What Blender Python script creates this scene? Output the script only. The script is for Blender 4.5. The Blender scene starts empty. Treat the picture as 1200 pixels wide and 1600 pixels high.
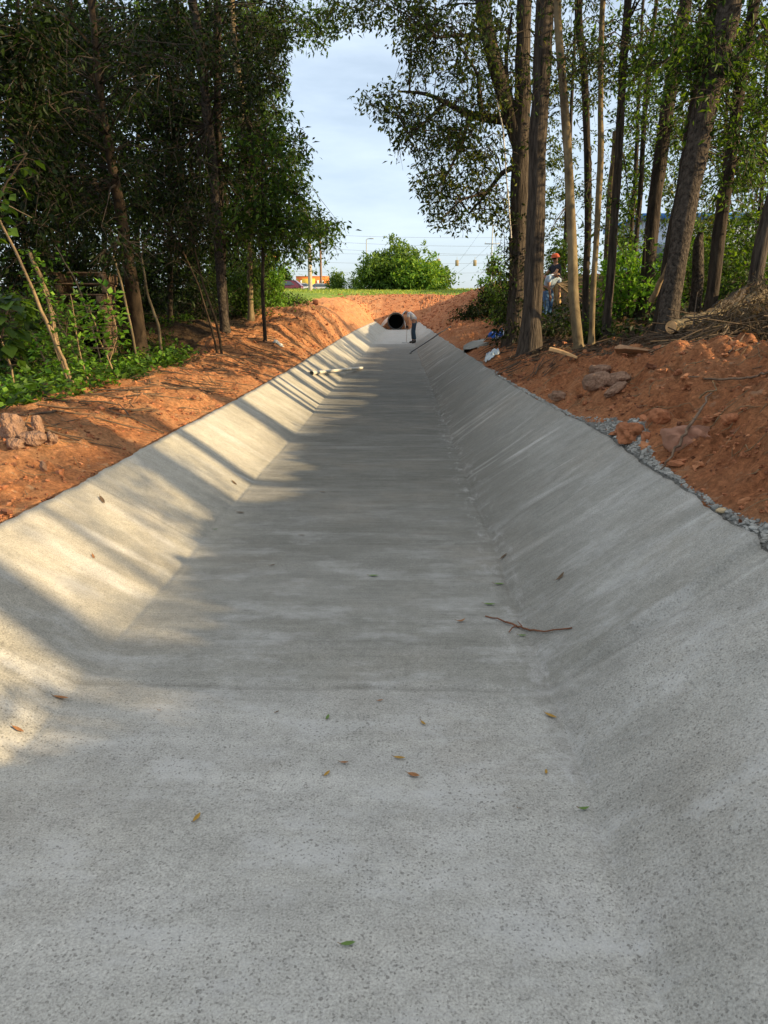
import bpy, math, random
import numpy as np
from mathutils import Vector, Matrix
R = math.radians
random.seed(7); rng = np.random.default_rng(11)
scene = bpy.context.scene
col = scene.collection

# ------------------------------------------------------------------ camera
CAM_H, PITCH, YAW, F = 1.4, 15.48, 1.466, 1130.0
cd = bpy.data.cameras.new('camera'); cam = bpy.data.objects.new('camera', cd); col.objects.link(cam)
cam.location = (0, 0, CAM_H); cam.rotation_euler = (R(90 - PITCH), 0, R(YAW))
cd.sensor_fit = 'VERTICAL'; cd.sensor_height = 36; cd.lens = F / 1600 * 36
cd.clip_start = 0.05; cd.clip_end = 3000
scene.camera = cam
CM = np.array(cam.rotation_euler.to_matrix())

# ------------------------------------------------------------------ light
SUN_EL, SUN_AZ = 17.5, 104.0            # azimuth clockwise from +Y (the channel's direction)
sd = Vector((math.sin(R(SUN_AZ)) * math.cos(R(SUN_EL)), math.cos(R(SUN_AZ)) * math.cos(R(SUN_EL)), math.sin(R(SUN_EL))))
sl = bpy.data.lights.new('sun', 'SUN'); sl.energy = 5.0; sl.angle = R(0.8); sl.color = (1.0, 0.75, 0.42)
so = bpy.data.objects.new('sun', sl); col.objects.link(so); so.location = (30, -10, 20)
so.rotation_euler = sd.to_track_quat('Z', 'Y').to_euler()
w = bpy.data.worlds.new('World'); scene.world = w; w.use_nodes = True
nt = w.node_tree; nt.nodes.clear()
wo = nt.nodes.new('ShaderNodeOutputWorld'); bg = nt.nodes.new('ShaderNodeBackground')
sky = nt.nodes.new('ShaderNodeTexSky'); sky.sky_type = 'NISHITA'; sky.sun_disc = False
sky.sun_elevation = R(SUN_EL); sky.sun_rotation = R(SUN_AZ); sky.air_density = 1.0; sky.dust_density = 1.5; sky.ozone_density = 1.6
tc = nt.nodes.new('ShaderNodeTexCoord'); mp = nt.nodes.new('ShaderNodeMapping'); mp.inputs['Scale'].default_value = (1.2, 1.2, 5)
mp.inputs['Rotation'].default_value = (0.25, 0.2, 0)
cn = nt.nodes.new('ShaderNodeTexNoise'); cn.inputs['Scale'].default_value = 2.2; cn.inputs['Detail'].default_value = 7; cn.inputs['Roughness'].default_value = 0.6
cr = nt.nodes.new('ShaderNodeMapRange'); cr.inputs[1].default_value = 0.38; cr.inputs[2].default_value = 0.75; cr.inputs[3].default_value = 0.42; cr.inputs[4].default_value = 0.78
mx = nt.nodes.new('ShaderNodeMixRGB'); mx.inputs[2].default_value = (6.2, 7.2, 8.4, 1)
nt.links.new(tc.outputs['Generated'], mp.inputs['Vector']); nt.links.new(mp.outputs[0], cn.inputs['Vector'])
nt.links.new(cn.outputs['Fac'], cr.inputs[0]); nt.links.new(cr.outputs[0], mx.inputs[0]); nt.links.new(sky.outputs[0], mx.inputs[1])
# overhead sky, out of view, whitened to add fill light
sx = nt.nodes.new('ShaderNodeSeparateXYZ'); nt.links.new(tc.outputs['Generated'], sx.inputs[0])
zr = nt.nodes.new('ShaderNodeMapRange'); zr.inputs[1].default_value = 0.42; zr.inputs[2].default_value = 0.85; nt.links.new(sx.outputs[2], zr.inputs[0])
m2 = nt.nodes.new('ShaderNodeMixRGB'); m2.inputs[2].default_value = (6.6, 6.7, 6.9, 1)
nt.links.new(zr.outputs[0], m2.inputs[0]); nt.links.new(mx.outputs[0], m2.inputs[1]); nt.links.new(m2.outputs[0], bg.inputs['Color']); bg.inputs['Strength'].default_value = 0.085; nt.links.new(bg.outputs[0], wo.inputs[0])
scene.view_settings.view_transform = 'Standard'; scene.view_settings.look = 'None'; scene.view_settings.gamma = 1
scene.view_settings.exposure = 0.97
scene.cycles.max_bounces = 6; scene.cycles.transparent_max_bounces = 4
scene.cycles.diffuse_bounces = 3; scene.cycles.glossy_bounces = 2

# ------------------------------------------------------------------ helpers
def at(u, v, Y):
    """the point at distance Y down the channel that the photograph shows at pixel (u, v)"""
    d = CM @ np.array([(u - 600) / F, -(v - 800) / F, -1.0])
    t = Y / d[1]
    return np.array([d[0] * t, Y, CAM_H + d[2] * t])
def proj(P):
    q = (np.asarray(P) - np.array([0, 0, CAM_H])) @ CM
    z = np.minimum(q[..., 2], -1e-3)
    return 600 + F * q[..., 0] / -z, 800 - F * q[..., 1] / -z
def pxm(Y): return F / (Y * 0.97)       # pixels per metre at distance Y
def _h(ix, iy, s):
    n = (ix * 374761393 + iy * 668265263 + s * 1442695041) & 0xffffffff
    n = ((n ^ (n >> 13)) * 1274126177) & 0xffffffff
    return ((n ^ (n >> 16)) & 0xffff) / 65535.0
def vnoise(x, y, s=0):
    x = np.asarray(x, float); y = np.asarray(y, float)
    ix = np.floor(x).astype(np.int64); iy = np.floor(y).astype(np.int64)
    fx = x - ix; fy = y - iy; fx = fx * fx * fx * (fx * (fx * 6 - 15) + 10); fy = fy * fy * fy * (fy * (fy * 6 - 15) + 10)
    a = _h(ix, iy, s); b = _h(ix + 1, iy, s); c = _h(ix, iy + 1, s); d = _h(ix + 1, iy + 1, s)
    return (a + (b - a) * fx) * (1 - fy) + (c + (d - c) * fx) * fy - 0.5
def worley(x, y, s=0):
    ix = np.floor(x).astype(np.int64); iy = np.floor(y).astype(np.int64); m = np.full(x.shape, 9.0)
    for dx in (-1, 0, 1):
        for dy in (-1, 0, 1):
            px, py = ix + dx + _h(ix + dx, iy + dy, s), iy + dy + _h(ix + dx, iy + dy, s + 7)
            m = np.minimum(m, (px - x) ** 2 + (py - y) ** 2)
    return np.sqrt(m)
def fbm(x, y, o=4, s=0, g=0.5):
    r = 0; a = 1.0
    for i in range(o):
        r = r + a * vnoise(x * 2 ** i + 17.3 * i, y * 2 ** i - 9.1 * i, s + i); a *= g
    return r
def sstep(a, b, x):
    t = np.clip((x - a) / (b - a), 0, 1); return t * t * (3 - 2 * t)

class Geo:
    def __init__(s): s.v = []; s.f = []; s.m = []; s.n = 0; s.a = []
    def add(s, verts, faces, mat=0, attr=None):
        verts = np.asarray(verts, float).reshape(-1, 3); faces = np.asarray(faces, int)
        s.v.append(verts); s.f.append(faces + s.n); s.m.append(np.full(len(faces), mat)); s.n += len(verts)
        s.a.append(np.full(len(faces), 0.5) if attr is None else attr)
        return s
    def build(s, name, mats, parent=None, smooth=True, loc=None):
        if not isinstance(mats, (list, tuple)): mats = [mats]
        me = bpy.data.meshes.new(name)
        V = np.concatenate(s.v); sizes = np.concatenate([np.full(len(f), f.shape[1]) for f in s.f])
        idx = np.concatenate([f.ravel() for f in s.f])
        o = None
        if loc is not None: V = V - np.asarray(loc, float)
        me.vertices.add(len(V)); me.vertices.foreach_set('co', V.astype(np.float32).ravel())
        me.loops.add(len(idx)); me.loops.foreach_set('vertex_index', idx.astype(np.int32))
        me.polygons.add(len(sizes)); st = np.concatenate([[0], np.cumsum(sizes)[:-1]])
        me.polygons.foreach_set('loop_start', st.astype(np.int32))
        me.polygons.foreach_set('material_index', np.concatenate(s.m).astype(np.int32))
        me.polygons.foreach_set('use_smooth', np.full(len(sizes), smooth))
        for m in mats: me.materials.append(m)
        at_ = me.attributes.new('rnd', 'FLOAT', 'FACE'); at_.data.foreach_set('value', np.concatenate(s.a).astype(np.float32))
        me.update(calc_edges=True); me.validate()
        o = bpy.data.objects.new(name, me); col.objects.link(o)
        if loc is not None: o.location = loc
        if parent is not None: o.parent = parent
        return o
    # shapes
    def tube(s, pts, rad, n=8, mat=0, cap=True, attr=0.5, jit=0.0):
        pts = np.asarray(pts, float); k = len(pts); rad = np.broadcast_to(rad, (k,)) if np.ndim(rad) < 2 else rad
        T = np.gradient(pts, axis=0); T /= np.linalg.norm(T, axis=1)[:, None] + 1e-9
        ref = np.array([0.31, 0.95, 0.05]) if abs(T[0] @ np.array([0, 1., 0])) < 0.8 else np.array([1., 0, 0.1])
        A = np.cross(T, ref); A /= np.linalg.norm(A, axis=1)[:, None]; B = np.cross(T, A)
        th = np.linspace(0, 2 * np.pi, n, endpoint=False)
        rr = rad[:, None] * np.ones((1, n))
        if jit: rr = rr * (1 + jit * (rng.random((k, n)) - 0.5))
        V = pts[:, None] + rr[..., None] * (np.cos(th)[None, :, None] * A[:, None] + np.sin(th)[None, :, None] * B[:, None])
        i = np.arange(k - 1)[:, None] * n; j = np.arange(n)[None]; j2 = (j + 1) % n
        Fq = np.stack([i + j, i + j2, i + n + j2, i + n + j], -1).reshape(-1, 4)
        s.add(V.reshape(-1, 3), Fq, mat, np.full(len(Fq), attr))
        if cap:
            for e, c in ((0, pts[0]), (k - 1, pts[-1])):
                Vc = np.vstack([V[e], c[None]]); q = np.arange(n)
                tri = np.stack([q, (q + 1) % n, np.full(n, n)], -1)
                s.add(Vc, tri if e else tri[:, ::-1], mat, np.full(n, attr))
        return s
    def box(s, c, d, rot=None, mat=0, bev=0.0, taper=1.0):
        x, y, z = np.array(d) / 2
        if bev <= 0:
            V = np.array([[sx * x * (taper if sz > 0 else 1), sy * y * (taper if sz > 0 else 1), sz * z] for sz in (-1, 1) for sy in (-1, 1) for sx in (-1, 1)])
            Fc = np.array([[0, 2, 3, 1], [4, 5, 7, 6], [0, 1, 5, 4], [2, 6, 7, 3], [0, 4, 6, 2], [1, 3, 7, 5]])
            if rot is not None: V = V @ np.array(rot).T
            return s.add(V + np.array(c), Fc, mat)
        b = bev; rings = []
        for zz, ins in ((-z, b), (-z + b, 0), (z - b, 0), (z, b)):
            X, Yy = x - ins, y - ins
            rings.append([[-X, -Yy + b, zz], [-X + b, -Yy, zz], [X - b, -Yy, zz], [X, -Yy + b, zz], [X, Yy - b, zz], [X - b, Yy, zz], [-X + b, Yy, zz], [-X, Yy - b, zz]])
        V = np.array(rings); V[3, :, :2] *= taper; V[2, :, :2] *= taper; V = V.reshape(-1, 3)
        if rot is not None: V = V @ np.array(rot).T
        Fq = [[r * 8 + j, r * 8 + (j + 1) % 8, r * 8 + 8 + (j + 1) % 8, r * 8 + 8 + j] for r in range(3) for j in range(8)]
        s.add(V + np.array(c), Fq, mat)
        s.add(V[:8] + np.array(c), np.array([[7, 6, 5, 4, 3, 2, 1, 0]]), mat); s.add(V[24:] + np.array(c), np.array([[0, 1, 2, 3, 4, 5, 6, 7]]), mat)
        return s
    def blob(s, c, r, rot=None, n=10, m=14, rough=0.25, seed=0, mat=0, flat=0.0):
        th = np.linspace(0, np.pi, n)[:, None]; ph = np.linspace(0, 2 * np.pi, m, endpoint=False)[None]
        D = np.stack([np.sin(th) * np.cos(ph), np.sin(th) * np.sin(ph), np.cos(th) * np.ones_like(ph)], -1)
        q = 1 + rough * (vnoise(D[..., 0] * 1.6 + D[..., 2] * 1.3 + seed * 3.1, D[..., 1] * 1.6 - D[..., 2] + seed, seed) * 2 + vnoise(D[..., 0] * 4 + seed, D[..., 1] * 4 + D[..., 2] * 4, seed + 5) * 0.7)
        q[0] = q[0].mean(); q[-1] = q[-1].mean()
        V = D * q[..., None]
        V = np.clip(V, -1 + flat, 1 - flat) * np.array(r)
        if rot is not None: V = V @ np.array(rot).T
        i = np.arange(n - 1)[:, None] * m; j = np.arange(m)[None]; j2 = (j + 1) % m
        return s.add((V + np.array(c)).reshape(-1, 3), np.stack([i + j, i + m + j, i + m + j2, i + j2], -1).reshape(-1, 4), mat)
    def leaves(s, C, D, size, mat=0, wid=0.42, up=0.5, attr=None):
        """C centres, D pointing directions, size array: two folded triangles each side of the midrib"""
        n = len(C)
        if n == 0: return s
        D = D / (np.linalg.norm(D, axis=1)[:, None] + 1e-9)
        U = rng.normal(size=(n, 3)); U[:, 2] += up * 3
        Sd = np.cross(D, U); Sd /= np.linalg.norm(Sd, axis=1)[:, None] + 1e-9; Nn = np.cross(Sd, D)
        L = np.asarray(size)[:, None] * np.ones((n, 1))
        a = C; t = C + D * L; k = C + D * L * 0.45
        p1 = k + Sd * L * wid * 0.5 + Nn * L * 0.08; p2 = k - Sd * L * wid * 0.5 + Nn * L * 0.08
        V = np.stack([a, p1, t, p2], 1).reshape(-1, 3); b = np.arange(n)[:, None] * 4
        Ft = np.concatenate([b + np.array([[0, 1, 2]]), b + np.array([[0, 2, 3]])])
        r = rng.random(n) if attr is None else attr
        return s.add(V, Ft, mat, np.concatenate([r, r]))

def tag(o, label=None, cat=None, group=None, kind=None):
    if label: o['label'] = label
    if cat: o['category'] = cat
    if group: o['group'] = group
    if kind: o['kind'] = kind
    return o
def empty(name, loc, label, cat, group=None, rz=0):
    o = bpy.data.objects.new(name, None); col.objects.link(o); o.location = loc; o.rotation_euler = (0, 0, rz)
    o.empty_display_size = 0.2
    bpy.context.view_layer.update()
    return tag(o, label, cat, group)
def part(g, name, mats, root, smooth=True):
    """mesh given in world coordinates, parented so it keeps its place"""
    o = g.build(name, mats, None, smooth)
    o.parent = root; o.matrix_parent_inverse = Matrix.Translation(root.location).inverted() if root.type == 'EMPTY' else root.matrix_world.inverted()
    return o
def rotm(x=0, y=0, z=0):
    from mathutils import Euler
    return np.array(Euler((R(x), R(y), R(z))).to_matrix())

# ------------------------------------------------------------------ materials
class Mt:
    def __init__(s, name, rough=0.8, spec=0.3):
        s.m = bpy.data.materials.new(name); s.m.use_nodes = True; s.t = s.m.node_tree; s.b = s.t.nodes['Principled BSDF']
        s.b.inputs['Roughness'].default_value = rough; s.b.inputs['Specular IOR Level'].default_value = spec
    def n(s, typ, **k):
        x = s.t.nodes.new('ShaderNode' + typ)
        for a, b in k.items(): setattr(x, a, b)
        return x
    def l(s, a, b): s.t.links.new(a, b)
    def pos(s, sc=(1, 1, 1), obj=False, rot=(0, 0, 0)):
        m = s.n('Mapping'); m.inputs['Scale'].default_value = sc; m.inputs['Rotation'].default_value = rot
        if obj: s.l(s.n('TexCoord').outputs['Object'], m.inputs[0])
        else: s.l(s.n('NewGeometry').outputs['Position'], m.inputs[0])
        return m.outputs[0]
    def noise(s, vec, scale, detail=4, rough=0.55, dist=0):
        x = s.n('TexNoise'); x.inputs['Scale'].default_value = scale; x.inputs['Detail'].default_value = detail; x.inputs['Roughness'].default_value = rough; x.inputs['Distortion'].default_value = dist
        s.l(vec, x.inputs['Vector']); return x.outputs['Fac']
    def rng(s, v, a, b, c=0, d=1, smooth=False):
        x = s.n('MapRange'); x.interpolation_type = 'SMOOTHSTEP' if smooth else 'LINEAR'
        for i, q in enumerate((a, b, c, d)): x.inputs[i + 1].default_value = q
        s.l(v, x.inputs[0]); return x.outputs[0]
    def ramp(s, v, stops):
        x = s.n('ValToRGB'); e = x.color_ramp.elements
        while len(e) < len(stops): e.new(0.5)
        for i, (p, c) in enumerate(stops): e[i].position = p; e[i].color = (*c, 1)
        s.l(v, x.inputs[0]); return x.outputs[0]
    def mix(s, f, a, b, mode='MIX'):
        x = s.n('MixRGB', blend_type=mode)
        for i, q in enumerate((f, a, b)):
            if isinstance(q, (int, float)): x.inputs[i].default_value = q
            elif isinstance(q, tuple): x.inputs[i].default_value = (*q, 1)
            else: s.l(q, x.inputs[i])
        return x.outputs[0]
    def math(s, op, a, b=0.0):
        x = s.n('Math', operation=op)
        for i, q in enumerate((a, b)):
            if isinstance(q, (int, float)): x.inputs[i].default_value = q
            else: s.l(q, x.inputs[i])
        return x.outputs[0]
    def attr(s, name): x = s.n('Attribute'); x.attribute_name = name; return x.outputs['Fac']
    def bump(s, h, strength=0.5, dist=0.02, prev=None):
        x = s.n('Bump'); x.inputs['Strength'].default_value = strength; x.inputs['Distance'].default_value = dist; s.l(h, x.inputs['Height'])
        if prev is not None: s.l(prev, x.inputs['Normal'])
        return x.outputs[0]
    def out(s, c=None, nrm=None, rough=None):
        if isinstance(c, tuple): s.b.inputs['Base Color'].default_value = (*c, 1)
        elif c is not None: s.l(c, s.b.inputs['Base Color'])
        if nrm is not None: s.l(nrm, s.b.inputs['Normal'])
        if rough is not None: s.l(rough, s.b.inputs['Roughness'])
        return s.m

def simple(name, c, rough=0.7, var=0.25, scale=8, bump=0.2, metal=0.0, spec=0.3, obj=True, bd=0.01):
    M = Mt(name, rough, spec); p = M.pos(obj=obj); f = M.noise(p, scale, 5)
    lo = tuple(x * (1 - var) for x in c); hi = tuple(min(1, x * (1 + var)) for x in c)
    M.b.inputs['Metallic'].default_value = metal
    return M.out(M.ramp(f, [(0.3, lo), (0.7, hi)]), M.bump(M.noise(p, scale * 4, 4), bump, bd))

def concrete_mat():
    M = Mt('broomed_concrete', 0.85, 0.25)
    P = M.pos(); s = M.pos((0.9, 1.9, 0.9)); s2 = M.pos((0.12, 9.0, 0.12)); br = M.pos((3, 120, 3)); br2 = M.pos((1.2, 38, 1.2))
    base = M.ramp(M.noise(s, 1.0, 5, 0.6), [(0.28, (0.235, 0.230, 0.205)), (0.5, (0.275, 0.270, 0.245)), (0.72, (0.315, 0.310, 0.288))])
    sp = M.n('SeparateXYZ'); M.l(P, sp.inputs[0])
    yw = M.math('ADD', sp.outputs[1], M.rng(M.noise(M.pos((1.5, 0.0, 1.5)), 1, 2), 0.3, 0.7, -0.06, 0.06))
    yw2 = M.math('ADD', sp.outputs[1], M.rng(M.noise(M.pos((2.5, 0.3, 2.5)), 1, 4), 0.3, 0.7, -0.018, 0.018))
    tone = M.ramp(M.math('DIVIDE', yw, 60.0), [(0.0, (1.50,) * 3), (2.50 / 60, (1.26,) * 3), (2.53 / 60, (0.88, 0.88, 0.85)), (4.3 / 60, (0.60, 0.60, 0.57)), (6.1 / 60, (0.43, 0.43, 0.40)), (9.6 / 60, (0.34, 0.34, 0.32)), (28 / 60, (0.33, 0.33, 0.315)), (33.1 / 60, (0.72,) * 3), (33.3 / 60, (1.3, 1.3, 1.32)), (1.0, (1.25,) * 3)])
    leftb = M.rng(M.math('ADD', sp.outputs[0], M.rng(M.noise(M.pos((1, 1.5, 1)), 2, 5, .7), .3, .7, -.15, .15)), -0.95, -1.6); tone = M.mix(leftb, tone, M.mix(M.rng(sp.outputs[1], 1.5, 4.5), (1.02, 0.99, 0.93), (1.22, 1.18, 1.08)))  # sunlit look put into the colour: left bank lightened and warmed
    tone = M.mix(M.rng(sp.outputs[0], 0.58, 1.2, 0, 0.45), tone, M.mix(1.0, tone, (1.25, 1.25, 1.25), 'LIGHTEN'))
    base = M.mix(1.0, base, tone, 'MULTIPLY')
    st = M.rng(M.noise(s2, 0.9, 3), 0.35, 0.7, 0.92, 1.07); c = M.mix(1.0, base, (1, 1, 1), 'MULTIPLY')
    x = M.n('CombineColor'); [M.l(st, x.inputs[i]) for i in range(3)]; c = M.mix(1.0, c, x.outputs[0], 'MULTIPLY')
    # pale laitance smears running down the banks
    sm = M.math('MULTIPLY', M.rng(M.noise(M.pos((0.8, 5.5, 0.8)), 1.0, 3, 0.5), 0.55, 0.66), M.rng(M.noise(P, 0.9, 3), 0.42, 0.58))
    sb = M.math('MAXIMUM', M.rng(sp.outputs[0], 0.5, 0.65, 0.28, 1), M.rng(sp.outputs[0], -1.15, -1.35)); c = M.mix(M.math('MULTIPLY', M.math('MULTIPLY', sm, sb), 0.62), c, (0.46, 0.455, 0.43))
    # damp darker stains
    dk = M.rng(M.noise(P, 1.3, 4, 0.6), 0.56, 0.72); c = M.mix(M.math('MULTIPLY', dk, 0.35), c, (0.17, 0.155, 0.125))
    c = M.mix(M.rng(M.noise(P, 0.7, 4, 0.7), 0.50, 0.75, 0, 0.3), c, (0.30, 0.25, 0.19))
    for sc_, lo_, hi_ in ((5.0, .90, 1.10), (22.0, .90, 1.10)):
        mo = M.rng(M.noise(P, sc_, 4, 0.65), 0.3, 0.7, lo_, hi_); x = M.n('CombineColor'); [M.l(mo, x.inputs[i]) for i in range(3)]; c = M.mix(1.0, c, x.outputs[0], 'MULTIPLY')
    # scraped pale marks where the trowel turned at the right corner
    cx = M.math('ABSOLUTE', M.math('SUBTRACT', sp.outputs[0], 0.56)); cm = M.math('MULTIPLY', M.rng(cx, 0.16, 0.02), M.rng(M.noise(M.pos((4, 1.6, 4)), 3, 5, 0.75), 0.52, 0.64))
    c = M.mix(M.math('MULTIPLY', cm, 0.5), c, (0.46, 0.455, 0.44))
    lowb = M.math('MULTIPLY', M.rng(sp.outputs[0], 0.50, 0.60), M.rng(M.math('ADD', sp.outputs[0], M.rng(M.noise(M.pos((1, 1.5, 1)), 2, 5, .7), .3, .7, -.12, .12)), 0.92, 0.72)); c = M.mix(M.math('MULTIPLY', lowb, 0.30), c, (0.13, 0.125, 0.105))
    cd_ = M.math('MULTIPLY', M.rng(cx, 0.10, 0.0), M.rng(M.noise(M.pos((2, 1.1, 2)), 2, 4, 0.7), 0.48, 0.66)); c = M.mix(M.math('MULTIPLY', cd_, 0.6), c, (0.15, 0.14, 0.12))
    g = M.rng(M.noise(P, 160, 3, 0.7), 0.3, 0.7, 0.66, 1.34); x = M.n('CombineColor'); [M.l(g, x.inputs[i]) for i in range(3)]; c = M.mix(1.0, c, x.outputs[0], 'MULTIPLY')
    for jn, jw, js in ((2.505, 0.022, 0.36), (4.3, 0.014, 0.3), (6.1, 0.010, 0.35), (8.0, 0.012, 0.35), (13.9, 0.02, 0.3), (33.2, 0.04, 0.4)):
        jd = M.math('ABSOLUTE', M.math('SUBTRACT', yw2, jn)); c = M.mix(M.math('MULTIPLY', M.rng(jd, jw, 0.0), js), c, (0.09, 0.085, 0.07))
    lp = M.rng(M.noise(M.pos((1.6, 3.2, 1.6)), 1.3, 7, 0.72), 0.50, 0.66, 0, 0.55); c = M.mix(M.math('MULTIPLY', lp, M.rng(sp.outputs[1], 5.5, 2.0, 0.15, 1)), c, (0.50, 0.50, 0.485))
    # air pits, heavier on the first poured panel
    def pits(scale, rmin, rmax, thr):
        v = M.n('TexVoronoi'); v.inputs['Scale'].default_value = scale; v.inputs['Randomness'].default_value = 1.0; dn = M.n('TexNoise'); dn.inputs['Scale'].default_value = 120; M.l(P, dn.inputs['Vector']); M.l(M.mix(0.012, P, dn.outputs['Color'], 'ADD'), v.inputs['Vector'])
        sep = M.n('SeparateColor'); M.l(v.outputs['Color'], sep.inputs[0])
        rad = M.rng(sep.outputs[0], 0, 1, rmin, rmax)
        on = M.math('GREATER_THAN', sep.outputs[1], thr)
        d = M.math('SUBTRACT', rad, v.outputs['Distance'])
        return M.math('MULTIPLY', M.rng(d, 0.0, 0.08), on)
    rough_zone = M.math('MAXIMUM', M.rng(sp.outputs[1], 3.6, 2.35, 0.10, 1.0), M.math('MULTIPLY', M.rng(sp.outputs[0], 0.5, 1.0, 0, 0.5), M.rng(sp.outputs[1], 6, 2.5, 0, 1)))
    p1 = pits(64, 0.08, 0.30, 0.22); p2 = pits(105, 0.16, 0.40, 0.20)
    pt = M.math('MULTIPLY', M.math('MAXIMUM', p1, M.math('MULTIPLY', p2, 0.8)), M.math('MULTIPLY', rough_zone, M.rng(M.noise(P, 3.0, 4, 0.7), 0.28, 0.55, 0.3, 1)))
    c = M.mix(M.math('MULTIPLY', pt, 0.66), c, (0.10, 0.092, 0.08))
    # thin dark line where the concrete thins at joints is geometry; fine broom drag lines here
    brf = M.noise(br, 1, 3, 0.6); b2 = M.noise(br2, 1, 4, 0.6)
    c = M.mix(M.rng(brf, 0.35, 0.7, 0, 0.18), c, (0.42, 0.41, 0.38))
    n1 = M.bump(brf, 0.35, 0.004); n2 = M.bump(b2, 0.12, 0.01, n1); n3 = M.bump(M.noise(P, 90, 5, 0.7), 0.5, 0.006, n2)
    n4 = M.bump(M.math('SUBTRACT', 1.0, pt), 0.6, 0.003, n3); n5 = M.bump(M.noise(P, 7, 5, 0.6), 0.25, 0.03, n4)
    return M.out(c, n5)

def ground_mat():
    M = Mt('red_clay_and_forest_soil', 0.95, 0.15)
    P = M.pos(); lit = M.attr('litter'); gr = M.attr('turf')
    f = M.noise(P, 2.2, 6, 0.65)
    clay = M.ramp(f, [(0.25, (0.24, 0.085, 0.036)), (0.42, (0.44, 0.172, 0.074)), (0.6, (0.54, 0.235, 0.105)), (0.8, (0.60, 0.31, 0.16))])
    cl = M.rng(M.noise(P, 26, 8, 0.8), 0.32, 0.68, 0.35, 1.45); x = M.n('CombineColor'); [M.l(cl, x.inputs[i]) for i in range(3)]; clay = M.mix(1.0, clay, x.outputs[0], 'MULTIPLY')  # random dark mottling that also paints in crevice shade
    clay = M.mix(M.rng(M.noise(P, 1.1, 4, 0.6), 0.52, 0.7, 0, 0.5), clay, (0.30, 0.165, 0.09))
    clay = M.mix(M.rng(M.noise(P, 11, 3, 0.6), 0.62, 0.72, 0, 0.5), clay, (0.50, 0.34, 0.22))
    soil = M.ramp(M.noise(P, 14, 6, 0.75), [(0.3, (0.035, 0.020, 0.011)), (0.5, (0.085, 0.052, 0.028)), (0.68, (0.16, 0.11, 0.065)), (0.8, (0.24, 0.19, 0.13))])
    turf = M.ramp(M.noise(P, 1.5, 8, 0.75), [(0.3, (0.10, 0.17, 0.025)), (0.5, (0.17, 0.26, 0.04)), (0.7, (0.29, 0.33, 0.075))])
    gx = M.n('SeparateXYZ'); M.l(P, gx.inputs[0]); clay = M.mix(M.rng(gx.outputs[0], -1.7, -1.95), clay, M.mix(1.0, clay, (1.2, 1.32, 1.32), 'MULTIPLY'))  # left bank clay colour lifted to strengthen the sunlight on it
    spl = M.math('ADD', M.attr('spill'), M.rng(M.noise(P, 6, 6, 0.75), 0.3, 0.7, -0.4, 0.4)); clay = M.mix(M.rng(spl, 0.44, 0.56), clay, M.ramp(M.noise(P, 45, 4, .7), [(0.3, (0.16, 0.158, 0.14)), (0.7, (0.34, 0.335, 0.31))]))
    e = M.math('ADD', lit, M.rng(M.noise(P, 3, 5, 0.7), 0.3, 0.7, -0.35, 0.35)); c = M.mix(M.rng(e, 0.42, 0.58), clay, soil)
    e2 = M.math('ADD', gr, M.rng(M.noise(P, 1.2, 6, 0.8), 0.3, 0.7, -0.3, 0.3)); c = M.mix(M.rng(e2, 0.42, 0.58), c, turf)
    v = M.n('TexVoronoi'); v.inputs['Scale'].default_value = 16; M.l(M.mix(0.06, P, M.noise(P, 8, 3)), v.inputs['Vector'])
    n1 = M.bump(v.outputs['Distance'], 0.5, 0.04); n2 = M.bump(M.noise(P, 14, 8, 0.8), 1.0, 0.10, n1); n3 = M.bump(M.noise(P, 80, 4, 0.7), 0.7, 0.012, n2)
    return M.out(c, n3)

def leaf_mat(name, cols, trans=0.45, tcol=None, rough=0.5):
    m = bpy.data.materials.new(name); m.use_nodes = True; t = m.node_tree; b = t.nodes['Principled BSDF']; o = t.nodes['Material Output']
    a = t.nodes.new('ShaderNodeAttribute'); a.attribute_name = 'rnd'
    r = t.nodes.new('ShaderNodeValToRGB'); e = r.color_ramp.elements
    while len(e) < len(cols): e.new(0.5)
    for i, c in enumerate(cols): e[i].position = i / (len(cols) - 1); e[i].color = (*c, 1)
    t.links.new(a.outputs['Fac'], r.inputs[0]); t.links.new(r.outputs[0], b.inputs['Base Color'])
    b.inputs['Roughness'].default_value = rough; b.inputs['Specular IOR Level'].default_value = 0.18
    tr = t.nodes.new('ShaderNodeBsdfTranslucent'); ms = t.nodes.new('ShaderNodeMixShader'); ms.inputs[0].default_value = trans
    mu = t.nodes.new('ShaderNodeMixRGB'); mu.blend_type = 'MULTIPLY'; mu.inputs[0].default_value = 1; mu.inputs[2].default_value = (*(tcol or (1.9, 1.6, 0.5)), 1)
    t.links.new(r.outputs[0], mu.inputs[1]); t.links.new(mu.outputs[0], tr.inputs[0])
    t.links.new(b.outputs[0], ms.inputs[1]); t.links.new(tr.outputs[0], ms.inputs[2]); t.links.new(ms.outputs[0], o.inputs[0])
    return m

def bark_mat(name, lo, hi, zs=0.22, sc=14, bump=0.9, patch=None):
    M = Mt(name, 0.9, 0.15); P = M.pos((1, 1, zs)); f = M.noise(P, sc, 6, 0.65, 0.4)
    c = M.ramp(f, [(0.32, lo), (0.5, tuple((a + b) / 2 for a, b in zip(lo, hi))), (0.68, hi)])
    if patch: c = M.mix(M.rng(M.noise(M.pos(), 2.2, 4), 0.5, 0.65, 0, 0.6), c, patch)
    v = M.n('TexVoronoi'); v.inputs['Scale'].default_value = sc * 1.6; M.l(P, v.inputs['Vector'])
    n1 = M.bump(f, bump, 0.03); n2 = M.bump(v.outputs['Distance'], bump * 0.6, 0.02, n1)
    return M.out(c, n2)

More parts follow.
